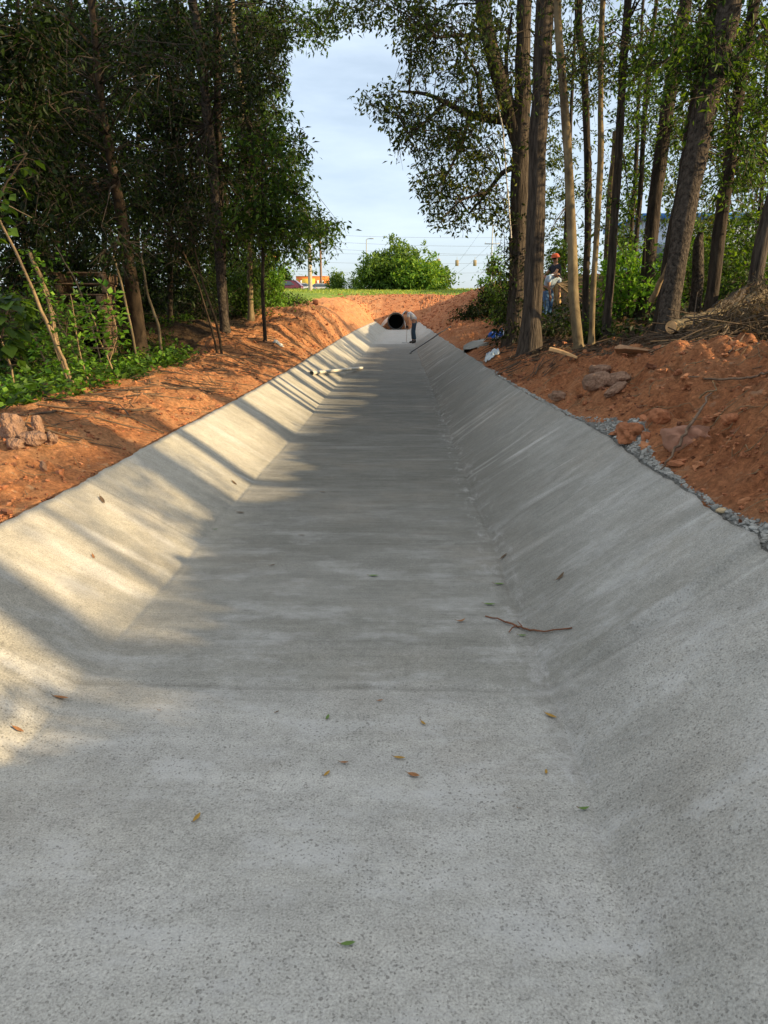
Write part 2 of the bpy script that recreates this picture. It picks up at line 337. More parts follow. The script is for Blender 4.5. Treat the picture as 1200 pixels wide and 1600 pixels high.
CONC = concrete_mat(); GROUND = ground_mat()
LEAF_DARK = leaf_mat('dark_leaf', [(0.004, 0.009, 0.0022), (0.009, 0.020, 0.004), (0.026, 0.052, 0.008)], 0.4)
LEAF_MID = leaf_mat('green_leaf', [(0.012, 0.032, 0.006), (0.035, 0.080, 0.012), (0.11, 0.20, 0.025)], 0.42)
LEAF_OAK = leaf_mat('oak_leaf', [(0.012, 0.026, 0.006), (0.028, 0.055, 0.012), (0.06, 0.105, 0.02), (0.13, 0.15, 0.03)], 0.38)
LEAF_LIME = leaf_mat('young_leaf', [(0.045, 0.12, 0.012), (0.11, 0.25, 0.025), (0.22, 0.38, 0.05)], 0.45, (1.5, 1.4, 0.5))
LEAF_DRY = leaf_mat('dry_leaf', [(0.07, 0.045, 0.02), (0.13, 0.09, 0.045), (0.07, 0.06, 0.028)], 0.15, (1.3, 1.1, 0.8))
TWIG = simple('twig_bark', (0.045, 0.033, 0.022), 0.9, 0.4, 30)
TWIG_PALE = simple('pale_cane', (0.20, 0.14, 0.075), 0.85, 0.35, 20)
BARK_OAK = bark_mat('grey_furrowed_bark', (0.018, 0.014, 0.011), (0.10, 0.08, 0.062), 0.12, 26)
BARK_PALE = bark_mat('smooth_tan_bark', (0.075, 0.055, 0.032), (0.24, 0.185, 0.105), 0.5, 7, 0.3)
BARK_DARK = bark_mat('dark_bark', (0.012, 0.009, 0.007), (0.065, 0.05, 0.036))
BARK_BROWN = bark_mat('brown_forest_bark', (0.014, 0.010, 0.007), (0.075, 0.052, 0.032), 0.5, 8, 0.5)
BARK_SCALY = bark_mat('scaly_bark', (0.014, 0.011, 0.009), (0.10, 0.08, 0.062), 0.7, 22, 1.0)
WOOD_CUT = simple('fresh_split_wood', (0.55, 0.33, 0.15), 0.75, 0.3, 12)
WOOD_OLD = simple('weathered_plank', (0.30, 0.17, 0.09), 0.8, 0.4, 10)
ROCKM = simple('clay_stained_rock', (0.25, 0.15, 0.098), 0.95, 0.5, 7, 1.0, bd=0.05)
ROCK_RED = simple('red_clay_lump', (0.34, 0.135, 0.062), 0.95, 0.35, 6, 0.8, bd=0.04)
SLURRY = simple('rough_grey_concrete', (0.33, 0.325, 0.295), 0.9, 0.4, 14, 0.9, bd=0.02)

# ------------------------------------------------------------------ terrain
def XL(Y): return np.interp(Y, [-6, 8, 14, 25, 35, 50, 62], [-1.94, -1.94, -1.98, -2.11, -2.2, -2.28, -2.3]) + 0.016 * vnoise(Y * 7, 0 * Y, 13) + 0.016 * vnoise(Y * 24, 0 * Y, 14) + 0.02 * vnoise(Y * 1.3, 0 * Y, 3)
def XR(Y): return np.interp(Y, [-6, 2.5, 3.6, 4.8, 6.2, 8, 12, 62], [1.33, 1.33, 1.37, 1.42, 1.38, 1.31, 1.31, 1.29]) + 0.06 * vnoise(Y * 1.1, 0 * Y, 4) + 0.022 * vnoise(Y * 6, 0 * Y, 5) + 0.014 * vnoise(Y * 21, 0 * Y, 15)
def XFL(Y): return np.interp(Y, [-6, 4, 20, 62], [-1.22, -1.25, -1.34, -1.36]) + 0.03 * vnoise(Y * 0.8, 0 * Y, 6)
def XFR(Y): return np.interp(Y, [-6, 4, 20, 62], [0.565, 0.565, 0.52, 0.5]) + 0.04 * vnoise(Y * 0.9, 0 * Y, 7)
def ZL(Y): return np.interp(Y, [-6, 8, 14, 25, 35, 50, 62], [0.41, 0.41, 0.44, 0.53, 0.59, 0.63, 0.65])
def ZR(Y): return np.interp(Y, [-6, 20, 62], [0.56, 0.56, 0.60])
JOINTS = [2.51, 4.3, 6.1, 8.0, 9.6, 11.7, 13.9, 16.4, 18.8, 21.5, 24.2, 27, 30, 33.2, 36.5, 40, 43.6, 47.5, 51.5, 56]
def HC(x, Y):
    x, Y = np.broadcast_arrays(np.asarray(x, float), np.asarray(Y, float))
    xl, xr, fl, fr, zl, zr = XL(Y), XR(Y), XFL(Y), XFR(Y), ZL(Y), ZR(Y)
    kl, kr = 0.024, 0.012
    a = zl / (fl - xl); b = zr / (xr - fr)
    z = a * kl * np.logaddexp(0, (fl - x) / kl) + b * kr * np.logaddexp(0, (x - fr) / kr)
    tl = sstep(fl + 0.1, fl - 0.3, x); tr = sstep(fr - 0.05, fr + 0.25, x)
    z = z + 0.020 * fbm(x * 1.2, Y * 0.9, 3, 21) * (0.2 + tl * 0.7 + tr) + 0.0012 * vnoise(x * 0.7, Y * 6, 25) * (tl * 0.5 + tr)
    z = z + 0.0025 * fbm(x * 2.5, Y * 5, 3, 31)
    gn = 0.4 + 1.2 * np.clip(vnoise(Y * 5, 0 * Y, 55) + .5, 0, 1)
    z = z - gn * 0.009 * np.exp(-((x - fr) / 0.016) ** 2) - gn * 0.006 * np.exp(-((x - fl) / 0.016) ** 2) + 0.012 * np.clip(fbm(x * 9, Y * 9, 3, 57), -.3, .6) * np.exp(-((x - fr - .03) / 0.07) ** 2)
    for i, j in enumerate(JOINTS):
        amp = (0.003 + 0.006 * (i == 0) + 0.038 * tr * (1 if i == 0 else 0.16 * _h(np.array(i), np.array(3), 1)) * sstep(-0.1, 0.2, x - fr))
        q = Y - j - 0.015 * vnoise(x * 2.0, 0 * x + i, 40) - (0.10 * (x - fr) * (x > fr) if i == 0 else 0)
        z = z + amp * (sstep(-0.012, 0.015, q) * np.exp(-np.clip(q, 0, 9) / 0.35)) - 0.005 * np.exp(-(q / 0.012) ** 2)
    return z
DR = [0, .4, 1.2, 2, 3, 4.5, 7, 12, 25, 60]
TR = {-6: [.56, .78, 1.12, 1.2, 1.2, 1.35, 1.75, 2.2, 2.6, 3], 5: [.56, .78, 1.12, 1.16, 1.15, 1.3, 1.7, 2.2, 2.6, 3], 7.5: [.56, .70, 1.02, 1.12, 1.1, 1.25, 1.6, 2.1, 2.6, 3],
      11: [.56, .68, .85, .95, 1.05, 1.2, 1.5, 2.0, 2.6, 3.2], 17: [.56, .66, .9, 1.15, 1.3, 1.5, 1.8, 2.2, 2.8, 3.4], 27: [.57, .72, .9, 1.0, 1.1, 1.9, 2.5, 2.9, 3.3, 4],
      35: [.58, .85, 1.3, 1.7, 2.2, 2.75, 3.0, 3.2, 3.6, 4], 45: [.59, .9, 1.45, 1.95, 2.5, 3.05, 3.3, 3.5, 3.8, 4], 62: [.6, 1.0, 1.6, 2.1, 2.6, 3.1, 3.4, 3.6, 3.9, 4]}
DL = [0, .3, .8, 1.3, 2, 3.5, 6, 12, 40]
TL = {-6: [.41, .5, .58, .62, .6, .6, .65, .8, 1], 8: [.41, .5, .58, .63, .6, .6, .65, .8, 1], 13: [.43, .5, .6, .66, .66, .7, .8, .9, 1], 18: [.47, .66, .95, 1.02, .95, .9, 1, 1.2, 1.5],
      25: [.53, .95, 1.45, 1.65, 1.6, 1.6, 1.7, 1.8, 2], 35: [.59, .9, 1.35, 1.6, 1.8, 1.9, 2.0, 2.1, 2.4], 50: [.63, .9, 1.4, 1.75, 2.1, 2.5, 2.7, 2.9, 3.1], 62: [.65, .95, 1.5, 2.0, 2.4, 2.7, 2.9, 3.0, 3.2]}
def table(T, DD, d, Y):
    ks = sorted(T); r = np.zeros_like(d)
    Yc = np.clip(Y, ks[0], ks[-1])
    for a, b in zip(ks[:-1], ks[1:]):
        m = (Yc >= a) & (Yc <= b)
        if m.any():
            t = (Yc[m] - a) / (b - a); t = t * t * (3 - 2 * t)
            r[m] = np.interp(d[m], DD, T[a]) * (1 - t) + np.interp(d[m], DD, T[b]) * t
    return r
HEAPS = [(-4.7, 16.2, 0.95, 0.38), (-3.6, 14.6, 0.6, 0.22), (-5.6, 15.2, 0.8, 0.25), (-2.7, 20.0, 0.6, 0.25), (-2.9, 17.3, 0.5, 0.28), (2.35, 6.9, 0.42, 0.12), (2.3, 4.2, 0.4, 0.14), (2.9, 5.1, 0.5, 0.08), (2.0, 3.2, 0.4, 0.1),
         (1.95, 8.2, 0.35, 0.12), (3.1, 3.4, 0.6, 0.12), (-2.75, 5.4, 0.45, 0.05), (-3.0, 12.2, 0.5, 0.12), (-2.9, 23, 0.7, 0.2), (-3.0, 27, 0.8, 0.15), (-2.8, 30.5, 0.7, -0.3)]
def H(x, Y, detail=True):
    x = np.asarray(x, float); Y = np.asarray(Y, float); x, Y = np.broadcast_arrays(x, Y); x = x.astype(float); Y = Y.astype(float)
    shp = x.shape; x = x.ravel(); Y = Y.ravel()
    xl, xr = XL(Y), XR(Y); r = np.zeros_like(x)
    dr = np.maximum(x - xr, 0); dl = np.maximum(xl - x, 0)
    mr = x > xr; ml = x < xl; mc = ~(mr | ml)
    if mr.any(): r[mr] = table(TR, DR, dr[mr], Y[mr]) - 0.02
    if ml.any(): r[ml] = table(TL, DL, dl[ml], Y[ml]) - 0.035
    if mc.any(): r[mc] = HC(x[mc], Y[mc]) - 0.12
    d = np.maximum(dr, dl)
    P = np.interp(Y, [62, 70, 78, 90, 2000], [1.6, 2.95, 3.42, 4.0, 4.0])
    t = sstep(61, 69, Y); side = r
    hs = 0.8 * sstep(.95, .7, np.abs(x + .58)); head = np.interp(Y - hs * sstep(65, 62, Y), [61.2, 62.6, 66, 70], [-0.12, 0.75, 1.9, 2.95])
    base = np.where(mc, head, np.minimum(np.maximum(side, head), 9))
    r = np.where(Y > 61.2, base * (1 - t) + P * t, r)
    for hx, hy, hr, hz in HEAPS:
        r = r + hz * np.exp(-((x - hx) ** 2 + ((Y - hy) * 0.8) ** 2) / hr ** 2) * sstep(0.02, 0.4, d)
    if detail:
        y_ = Y
        e = sstep(0.0, 0.35, d) * (~mc | (Y > 61.2)); near = 1 - 0.75 * sstep(66, 72, Y)
        right = (x > 0)
        n = 0.16 * fbm(x * 1.5, Y * 1.1, 6, 51, 0.58) * np.where(right, 1.4, 0.62)
        rid = 0.5 - np.abs(fbm(x * 3.3 + Y, Y * 2.6 - x * .5, 4, 61)); n = n + 0.09 * (rid - 0.35) * np.where(right, 1.2, 0.5)
        n = n + 0.035 * fbm(x * 11, Y * 11, 3, 71) * np.where(right, 1, 1.0)
        # erosion gullies on the tall left bank further on
        g = np.maximum(0, 0.45 - np.abs(vnoise(Y * 0.75 + 0.25 * x, x * 0.15, 81)) * 3) * sstep(15, 22, Y) * sstep(0.1, 0.5, d) * (1 - sstep(1.5, 2.5, d)) * (Y < 60)
        n = n - g * 0.55 * (~right)
        d2 = 0.5 - np.abs(fbm(x * 8 - Y * 2, Y * 7 + x * 3, 3, 66)); n = n + 0.040 * (d2 - 0.38) * np.where(right, 1.25, 0.8)
        n = n + 0.020 * (0.3 - np.abs(vnoise(x * 19, Y * 19, 67))) * np.where(right, 1.2, .9)
        sa = x * .82 + y_ * .57; sb_ = -x * .57 + y_ * .82
        rr1 = 0.5 - np.abs(fbm(sa * 1.1, sb_ * 5.5, 4, 101, .6)); n = n + np.where(right, 0.085, 0.045) * (rr1 - .35) * np.clip(.4 + 2 * vnoise(x * .9, y_ * .9, 103), 0, 1.2)
        wx, wy = x + .08 * vnoise(x * 6, y_ * 6, 1), y_ + .08 * vnoise(x * 6, y_ * 6, 2)
        pt = np.clip(vnoise(x * 1.7, y_ * 1.7, 99) * 2.2 + .55, 0.1, 1)
        n = n + pt * (0.055 * np.maximum(0, .62 - worley(wx * 6.5, wy * 6.5, 3)) * np.where(right, 1.5, .9) + 0.026 * np.maximum(0, .6 - worley(wx * 15, wy * 15, 4)) * np.where(right, 1.4, 1.2))
        r = r + n * e * near
        gap = (~mc) & (~right); r = r - gap * 0.05 * sstep(.07, .0, d) * np.clip(vnoise(Y * 4.2, 0 * Y, 44) * 5 + .3, 0, 1.6) + 0.01 * vnoise(x * 9, Y * 9, 91) * (~mc)
    return r.reshape(shp)
def ground(u, v, y0=1.0, y1=120.0):
    """where the photograph's pixel meets the ground"""
    Ys = np.concatenate([np.arange(y0, 30, 0.03), np.arange(30, y1, 0.2)])
    d = CM @ np.array([(u - 600) / F, -(v - 800) / F, -1.0]); t = Ys / d[1]
    x = d[0] * t; z = CAM_H + d[2] * t
    g = np.where((x > XL(Ys)) & (x < XR(Ys)) & (Ys < 61.2), HC(x, Ys), H(x, Ys))
    k = np.argmax(g > z)
    if not (g > z).any(): k = -1
    return np.array([x[k], Ys[k], g[k]])
def gz(x, Y): return float(H(np.array([x]), np.array([Y]))[0])

def growing(a, b, f, mn):
    r = [a]
    while r[-1] < b: r.append(r[-1] + max(mn, r[-1] * f))
    return np.array(r)
ys = np.concatenate([np.arange(-6, 1.3, 0.25), growing(1.3, 95, 0.0085, 0.028), growing(96, 1500, 0.12, 4)])
dd = np.concatenate([[0.0, 0.012], np.arange(0.04, 2.6, 0.034), growing(2.64, 300, 0.055, 0.05)])
nc = 41
Yg = ys[:, None]
left = XL(Yg) - dd[::-1][None]; right = XR(Yg) + dd[None]
cen = XL(Yg) + 0.01 + (XR(Yg) - XL(Yg) - 0.02) * np.linspace(0, 1, nc)[None]
Xg = np.concatenate([left, cen, right], 1); Yg2 = Yg * np.ones_like(Xg)
Zg = H(Xg, Yg2)
g = Geo(); nr, ncl = Xg.shape
i = np.arange(nr - 1)[:, None] * ncl; j = np.arange(ncl - 1)[None]
g.add(np.stack([Xg, Yg2, Zg], -1).reshape(-1, 3), np.stack([i + j, i + j + 1, i + ncl + j + 1, i + ncl + j], -1).reshape(-1, 4))
GY, NL = ys.copy(), len(dd)
_xl, _xr = XL(GY), XR(GY); _Z = Zg
def gz(x, Y):
    k = int(np.clip(np.searchsorted(GY, Y) - 1, 0, len(GY) - 2)); t = (Y - GY[k]) / (GY[k + 1] - GY[k]); r_ = []
    for q_ in (k, k + 1):
        if x < _xl[q_]: r_.append(np.interp(_xl[q_] - x, dd, _Z[q_, :NL][::-1]))
        elif x > _xr[q_]: r_.append(np.interp(x - _xr[q_], dd, _Z[q_, -NL:]))
        else: r_.append(np.interp(x, Xg[q_, NL:NL + nc], _Z[q_, NL:NL + nc]))
    return float(r_[0] * (1 - t) + r_[1] * t)
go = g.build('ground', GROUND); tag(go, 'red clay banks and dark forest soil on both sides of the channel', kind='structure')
dist = np.maximum(np.maximum(Xg - XR(Yg2), XL(Yg2) - Xg), 0)
isr = Xg > 0
litR = sstep(0.0, 0.5, dist - np.interp(Yg2, [0, 4, 8, 9.5, 12, 20, 26, 33, 60], [2.2, 2.1, 1.5, 0.7, 0.45, 0.9, 2.2, 3.5, 4.8]) + 0.5 * fbm(Xg * .8, Yg2 * .8, 3, 5))
litL = sstep(0.0, 0.5, dist - np.interp(Yg2, [0, 6, 9, 13, 15, 20, 28, 60], [1.9, 1.7, 1.5, 1.4, 1.7, 2.0, 2.4, 6]) + 0.4 * fbm(Xg * .8, Yg2 * .8, 3, 6))
lit = np.where(isr, litR, litL) * (dist > 0) * (Yg2 < 66)
turf = sstep(67.5, 71, Yg2 + 2.0 * fbm(Xg * 0.25, Yg2 * 0.0, 3, 8) - 0.35 * np.maximum(0, -Xg - 4) * 0 + 0.4 * np.maximum(-Xg - 5, 0))
turf = np.maximum(turf, sstep(26, 34, Yg2) * sstep(2.2, 3.4, dist) * (~isr) * 0.9)
spw = 0.03 + 0.15 * np.exp(-((Yg2 - 5.0) / 0.6) ** 2) + 0.17 * np.exp(-((Yg2 - 2.2) / 0.5) ** 2) + 0.05 * vnoise(Yg2 * 3, 0 * Yg2, 12)
spill = sstep(spw + 0.06, spw - 0.06, dist) * isr * (Yg2 < 14) * (Yg2 > 0)
for nm, arr in (('litter', lit), ('turf', turf), ('spill', spill)):
    a_ = go.data.attributes.new(nm, 'FLOAT', 'POINT'); a_.data.foreach_set('value', arr.astype(np.float32).ravel())

# ------------------------------------------------------------------ concrete channel
ys = np.concatenate([np.arange(-6, 0.9, 0.2), growing(0.9, 61.4, 0.0065, 0.014)])
q = np.concatenate([np.linspace(0, 0.19, 18), np.linspace(0.194, 0.24, 14), np.linspace(0.25, 0.73, 26), np.linspace(0.735, 0.80, 26), np.linspace(0.81, 1, 24)])
Yg = ys[:, None]; X = XL(Yg) + (XR(Yg) - XL(Yg)) * q[None]
Z = HC(X, Yg * np.ones_like(X))
lipL = np.stack([XL(ys) - 0.035 - 0.03 * (_h(np.arange(len(ys)) // 3, np.arange(len(ys)) * 0, 9)), ys, ZL(ys) - 0.11], -1)
lipR = np.stack([XR(ys) + 0.05, ys, ZR(ys) - 0.12], -1)
G3 = np.concatenate([lipL[:, None], np.stack([X, Yg * np.ones_like(X), Z], -1), lipR[:, None]], 1)
g = Geo(); nr, ncl = G3.shape[:2]; i = np.arange(nr - 1)[:, None] * ncl; j = np.arange(ncl - 1)[None]
g.add(G3.reshape(-1, 3), np.stack([i + j, i + j + 1, i + ncl + j + 1, i + ncl + j], -1).reshape(-1, 4))
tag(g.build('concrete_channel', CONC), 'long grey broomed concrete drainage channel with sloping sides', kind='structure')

# side swale joining from the right
g = Geo(); a = np.array([1.36, 15.75]); b = np.array([4.6, 21.5]); dv = (b - a) / np.linalg.norm(b - a); nv = np.array([dv[1], -dv[0]])
rows = []
for k in np.linspace(0, 1, 40):
    c = a + (b - a) * k; row = []
    zc = max(gz(*(c + nv * 0.05)), gz(*(c - nv * 0.2)), .56) + 0.02
    for o_, dz in ((-0.25, -0.2), (-0.23, 0.02), (-0.1, 0.0), (0.08, 0.0), (0.23, 0.02), (0.26, -0.2)):
        row.append([c[0] + nv[0] * o_, c[1] + nv[1] * o_, (max(zc + dz, gz(c[0] + nv[0] * o_, c[1] + nv[1] * o_) + .02) if dz > -.1 else gz(c[0] + nv[0] * o_, c[1] + nv[1] * o_) - .06)])
    for r__ in row: r__[0] = max(r__[0], float(XR(np.array(r__[1]))) - .012); r__[2] = max(r__[2], .5)
    rows.append(row)
rows = np.array(rows); rows[:, :, 2] = np.array([np.convolve(np.pad(rows[:, k_, 2], 3, 'edge'), np.ones(7) / 7, 'valid') for k_ in range(6)]).T
i = np.arange(39)[:, None] * 6; j = np.arange(5)[None]
g.add(rows.reshape(-1, 3), np.stack([i + j, i + j + 1, i + 6 + j + 1, i + 6 + j], -1).reshape(-1, 4))
tag(g.build('concrete_side_channel', CONC), 'narrow concrete side channel running up the right bank behind the big trunk', kind='structure')

# rough concrete spill along the right edge
g = Geo()
for k in range(5200):
    Y = 2.2 + 9 * random.random() ** 1.6
    if vnoise(np.array(Y * 1.2), np.array(0.0), 77) < 0.0 and random.random() < .75: continue
    wdt = 0.05 + 0.13 * math.exp(-((Y - 5.0) / 0.7) ** 2) + 0.12 * math.exp(-((Y - 2.3) / 0.5) ** 2)
    x = float(XR(np.array(Y))) + random.uniform(0.03, wdt); s_ = random.uniform(0.002, 0.009) * (1 + (random.random() < .04))
    z = max(gz(x, Y), 0.535) + s_ * 0.2
    g.blob((x, Y, z), (s_ * random.uniform(.8, 1.8), s_ * random.uniform(.8, 1.8), s_ * .8), rotm(0, 0, random.random() * 360), 5, 6, 0.5, k)
tag(g.build('concrete_spill', SLURRY), 'rough grey concrete crumbs spilled along the right edge of the channel', kind='stuff')
# dirt clods
g = Geo()
for k in range(9500):
    if random.random() < 0.62:
        Y = 1.9 + 10 * random.random() ** 1.4; x = float(XR(np.array(Y))) + 0.05 + 2.4 * random.random(); s_ = random.uniform(0.003, 0.012) * (1 + 2.4 * (random.random() < .07))
    else:
        Y = 3.4 + 26 * random.random() ** 1.8; x = float(XL(np.array(Y))) - 0.04 - 1.9 * random.random(); s_ = random.uniform(0.003, 0.012) * (1 + Y / 20) * (1 + 1.3 * (random.random() < .06))
    g.blob((x, Y, gz(x, Y) + s_ * 0.3), (s_ * random.uniform(.8, 1.6), s_, s_ * .7), rotm(0, random.uniform(-30, 30), random.random() * 360), 6, 8, 0.95, k, random.choice((0, 0, 1, 2)))
tag(g.build('dirt_clods', [ROCK_RED, simple('dry_orange_clod', (0.38, 0.165, 0.075), .95, .3, 20), simple('dark_damp_clod', (0.15, 0.06, 0.03), .95, .3, 20)], smooth=False), 'small red clay crumbs scattered over both dirt banks', kind='stuff')
# far head slope and right bank clods
g = Geo()
for k in range(2600):
    Y = random.uniform(30, 71); x = random.uniform(-6, 7)
    if float(XL(np.array(Y))) < x < float(XR(np.array(Y))) and Y < 62.5: continue
    if x < 0 and Y < 60: continue
    s_ = random.uniform(0.03, 0.10)
    g.blob((x, Y, gz(x, Y) + s_ * 0.2), (s_ * 1.3, s_, s_ * .7), None, 4, 6, 0.6, k)
tag(g.build('slope_clods', ROCK_RED), 'loose clay clods covering the far head slope', kind='stuff')

# ------------------------------------------------------------------ culvert
PX, PY, PZ, PR = -0.58, 60.3, 0.66, 0.62
cul = empty('culvert_pipe', (PX, PY, 0.02), 'large dark corrugated culvert pipe opening at the far end of the channel', 'culvert pipe')
BLACKP = simple('black_corrugated_steel', (0.05, 0.048, 0.045), 0.6, 0.3, 5)
g = Geo(); prof = [(PR + 0.02, 0)]
N = 28; th = np.linspace(0, 2 * np.pi, N, endpoint=False)
pr = [(PR - 0.01, 6.0)] + [(PR - 0.01 - 0.02 * (k % 2), 6.0 - k * 0.12) for k in range(1, 50)] + [(PR - 0.02, 0.0), (PR + 0.06, 0.0)] + [(PR + 0.05 + 0.025 * (k % 2), 0.04 + k * 0.1) for k in range(1, 60)]
V = np.array([[[PX + r * math.cos(t), PY + y, PZ + r * math.sin(t)] for t in th] for r, y in pr])
i = np.arange(len(pr) - 1)[:, None] * N; j = np.arange(N)[None]; j2 = (j + 1) % N
g.add(V.reshape(-1, 3), np.stack([i + j, i + j2, i + N + j2, i + N + j], -1).reshape(-1, 4))
part(g, 'pipe_wall', BLACKP, cul)
g = Geo(); g.tube([[PX, PY + 1.75, PZ], [PX, PY + 1.85, PZ]], [PR + .02, PR + .02], 20); part(g, 'shade_plug', simple('painted_pipe_shade', (0.01, 0.01, 0.01), .9), cul)  # near-black disc plugging the pipe, painting the shade of its depth
g = Geo(); g.tube([[PX + (PR + .03) * math.cos(t), PY - 0.01, PZ + (PR + .03) * math.sin(t)] for t in np.linspace(0, 2 * np.pi, 33)], 0.045, 6)
part(g, 'rim', simple('dull_steel_rim', (0.05, 0.048, 0.045), 0.5, 0.3), cul)
g = Geo(); c0 = []
for t in np.linspace(0, np.pi, 15):
    ro = (1.02 if t < 1.2 else 1.75) - 0.25 * math.sin(t)
    c0.append([[PX - (PR + .05) * math.cos(t), PY + .15, PZ - 0.02 + (PR + .05) * math.sin(t)], [PX - (1.75 - 0.75 * t / np.pi) * PR * 1.25 * math.cos(t), PY + 0.25 + 0.9, 0.0 + max(0.0, (PR * 1.9 * math.sin(t)))]])
c0 = np.array(c0); i = np.arange(14)[:, None] * 2
g.add(c0.reshape(-1, 3), np.concatenate([i, i + 1, i + 3, i + 2], 1))
part(g, 'collar', simple('pale_mortar_collar', (0.5, 0.48, 0.43), 0.85, 0.2, 3), cul)
# ------------------------------------------------------------------ vegetation
SKYPOLY = np.array([(452, 60), (500, 95), (520, 60), (575, 45), (610, 55), (600, 75), (640, 100), (625, 122), (560, 118), (530, 140), (560, 175), (600, 205), (612, 240), (605, 260), (640, 275), (655, 320), (672, 355), (720, 372), (745, 368), (765, 345),
                    (790, 372), (760, 420), (735, 440), (735, 470), (440, 470), (440, 425), (505, 425), (548, 400), (545, 350), (500, 320), (488, 290), (497, 250), (500, 230), (470, 190), (455, 150), (450, 110)], float)
def inpoly(u, v, poly):
    u = np.asarray(u, float); v = np.asarray(v, float); r = np.zeros(u.shape, bool); n = len(poly)
    for i in range(n):
        x1, y1 = poly[i]; x2, y2 = poly[(i + 1) % n]
        c = ((y1 > v) != (y2 > v)) & (u < (x2 - x1) * (v - y1) / (y2 - y1 + 1e-9) + x1); r ^= c
    return r

def spray(g, C, leaf, n_tw=3, n_lf=11, ln=0.45, droop=0.35, twmat=1, lmat=0, wid=0.42, twr=0.004, sky=True, pads=0.0):
    """leafy twiglets at every centre in C"""
    C = np.asarray(C, float)
    if len(C) == 0: return
    cs = np.repeat(C, n_tw, 0); m = len(cs)
    D = rng.normal(size=(m, 3)); D[:, 2] = D[:, 2] * 0.55 - droop * 0.3; D /= np.linalg.norm(D, axis=1)[:, None]
    L = ln * rng.uniform(0.55, 1.25, m)
    t = np.tile((np.arange(n_lf) + 0.5) / n_lf, m); k = np.repeat(np.arange(m), n_lf)
    t = np.clip(t + rng.normal(0, 0.05, len(t)), 0, 1)
    P = cs[k] + D[k] * (t * L[k])[:, None] + np.array([0, 0, -1.0]) * (droop * L[k] * t ** 2)[:, None] + rng.normal(0, 0.14 * ln, (len(t), 3))
    LD = D[k] * 0.7 + rng.normal(0, 0.75, (len(t), 3)); LD[:, 2] -= droop
    sz = leaf * rng.uniform(0.6, 1.3, len(t))
    if sky:
        u, v = proj(P); keep = ~(inpoly(u + rng.normal(0, 5, len(u)), v + rng.normal(0, 5, len(v)), SKYPOLY) & (P[:, 1] < 60)); P, LD, sz = P[keep], LD[keep], sz[keep]
    g.leaves(P, LD, sz, lmat, wid)
    if twr > 0:
        e = cs + D * L[:, None]; e[:, 2] -= droop * L; mid = cs + D * L[:, None] * 0.5; mid[:, 2] -= droop * L * 0.25
        u, v = proj(e); ok = ~(inpoly(u, v, SKYPOLY)) if sky else np.ones(m, bool)
        for a, b, c in zip(cs[ok], mid[ok], e[ok]): g.tube([a, b, c], [twr * 1.4, twr, twr * 0.5], 3, twmat, False)

def trunk_pts(path, Y, lean=0.0):
    """path of (u, v, width in px) -> points and radii; lean moves the top along Y"""
    P, r = [], []
    v0 = path[0][1]
    for (u, v, w_) in path:
        yy = Y + lean * (v0 - v) / 550.0
        P.append(at(u, v, yy)); r.append(w_ / 2 / pxm(yy) * (0.80 if u > 600 and w_ > 8 else 0.9))
    return np.array(P), np.array(r)
def smooth_path(P, r, n):
    t = np.linspace(0, 1, len(P)); s_ = np.linspace(0, 1, n)
    try:
        from numpy.polynomial import polynomial
    except Exception: pass
    Q = np.stack([np.interp(s_, t, P[:, k]) for k in range(3)], -1); rr = np.interp(s_, t, r)
    for _ in range(max(1, n // 8)):
        Q[1:-1] = (Q[:-2] + 2 * Q[1:-1] + Q[2:]) / 4
    return Q, rr

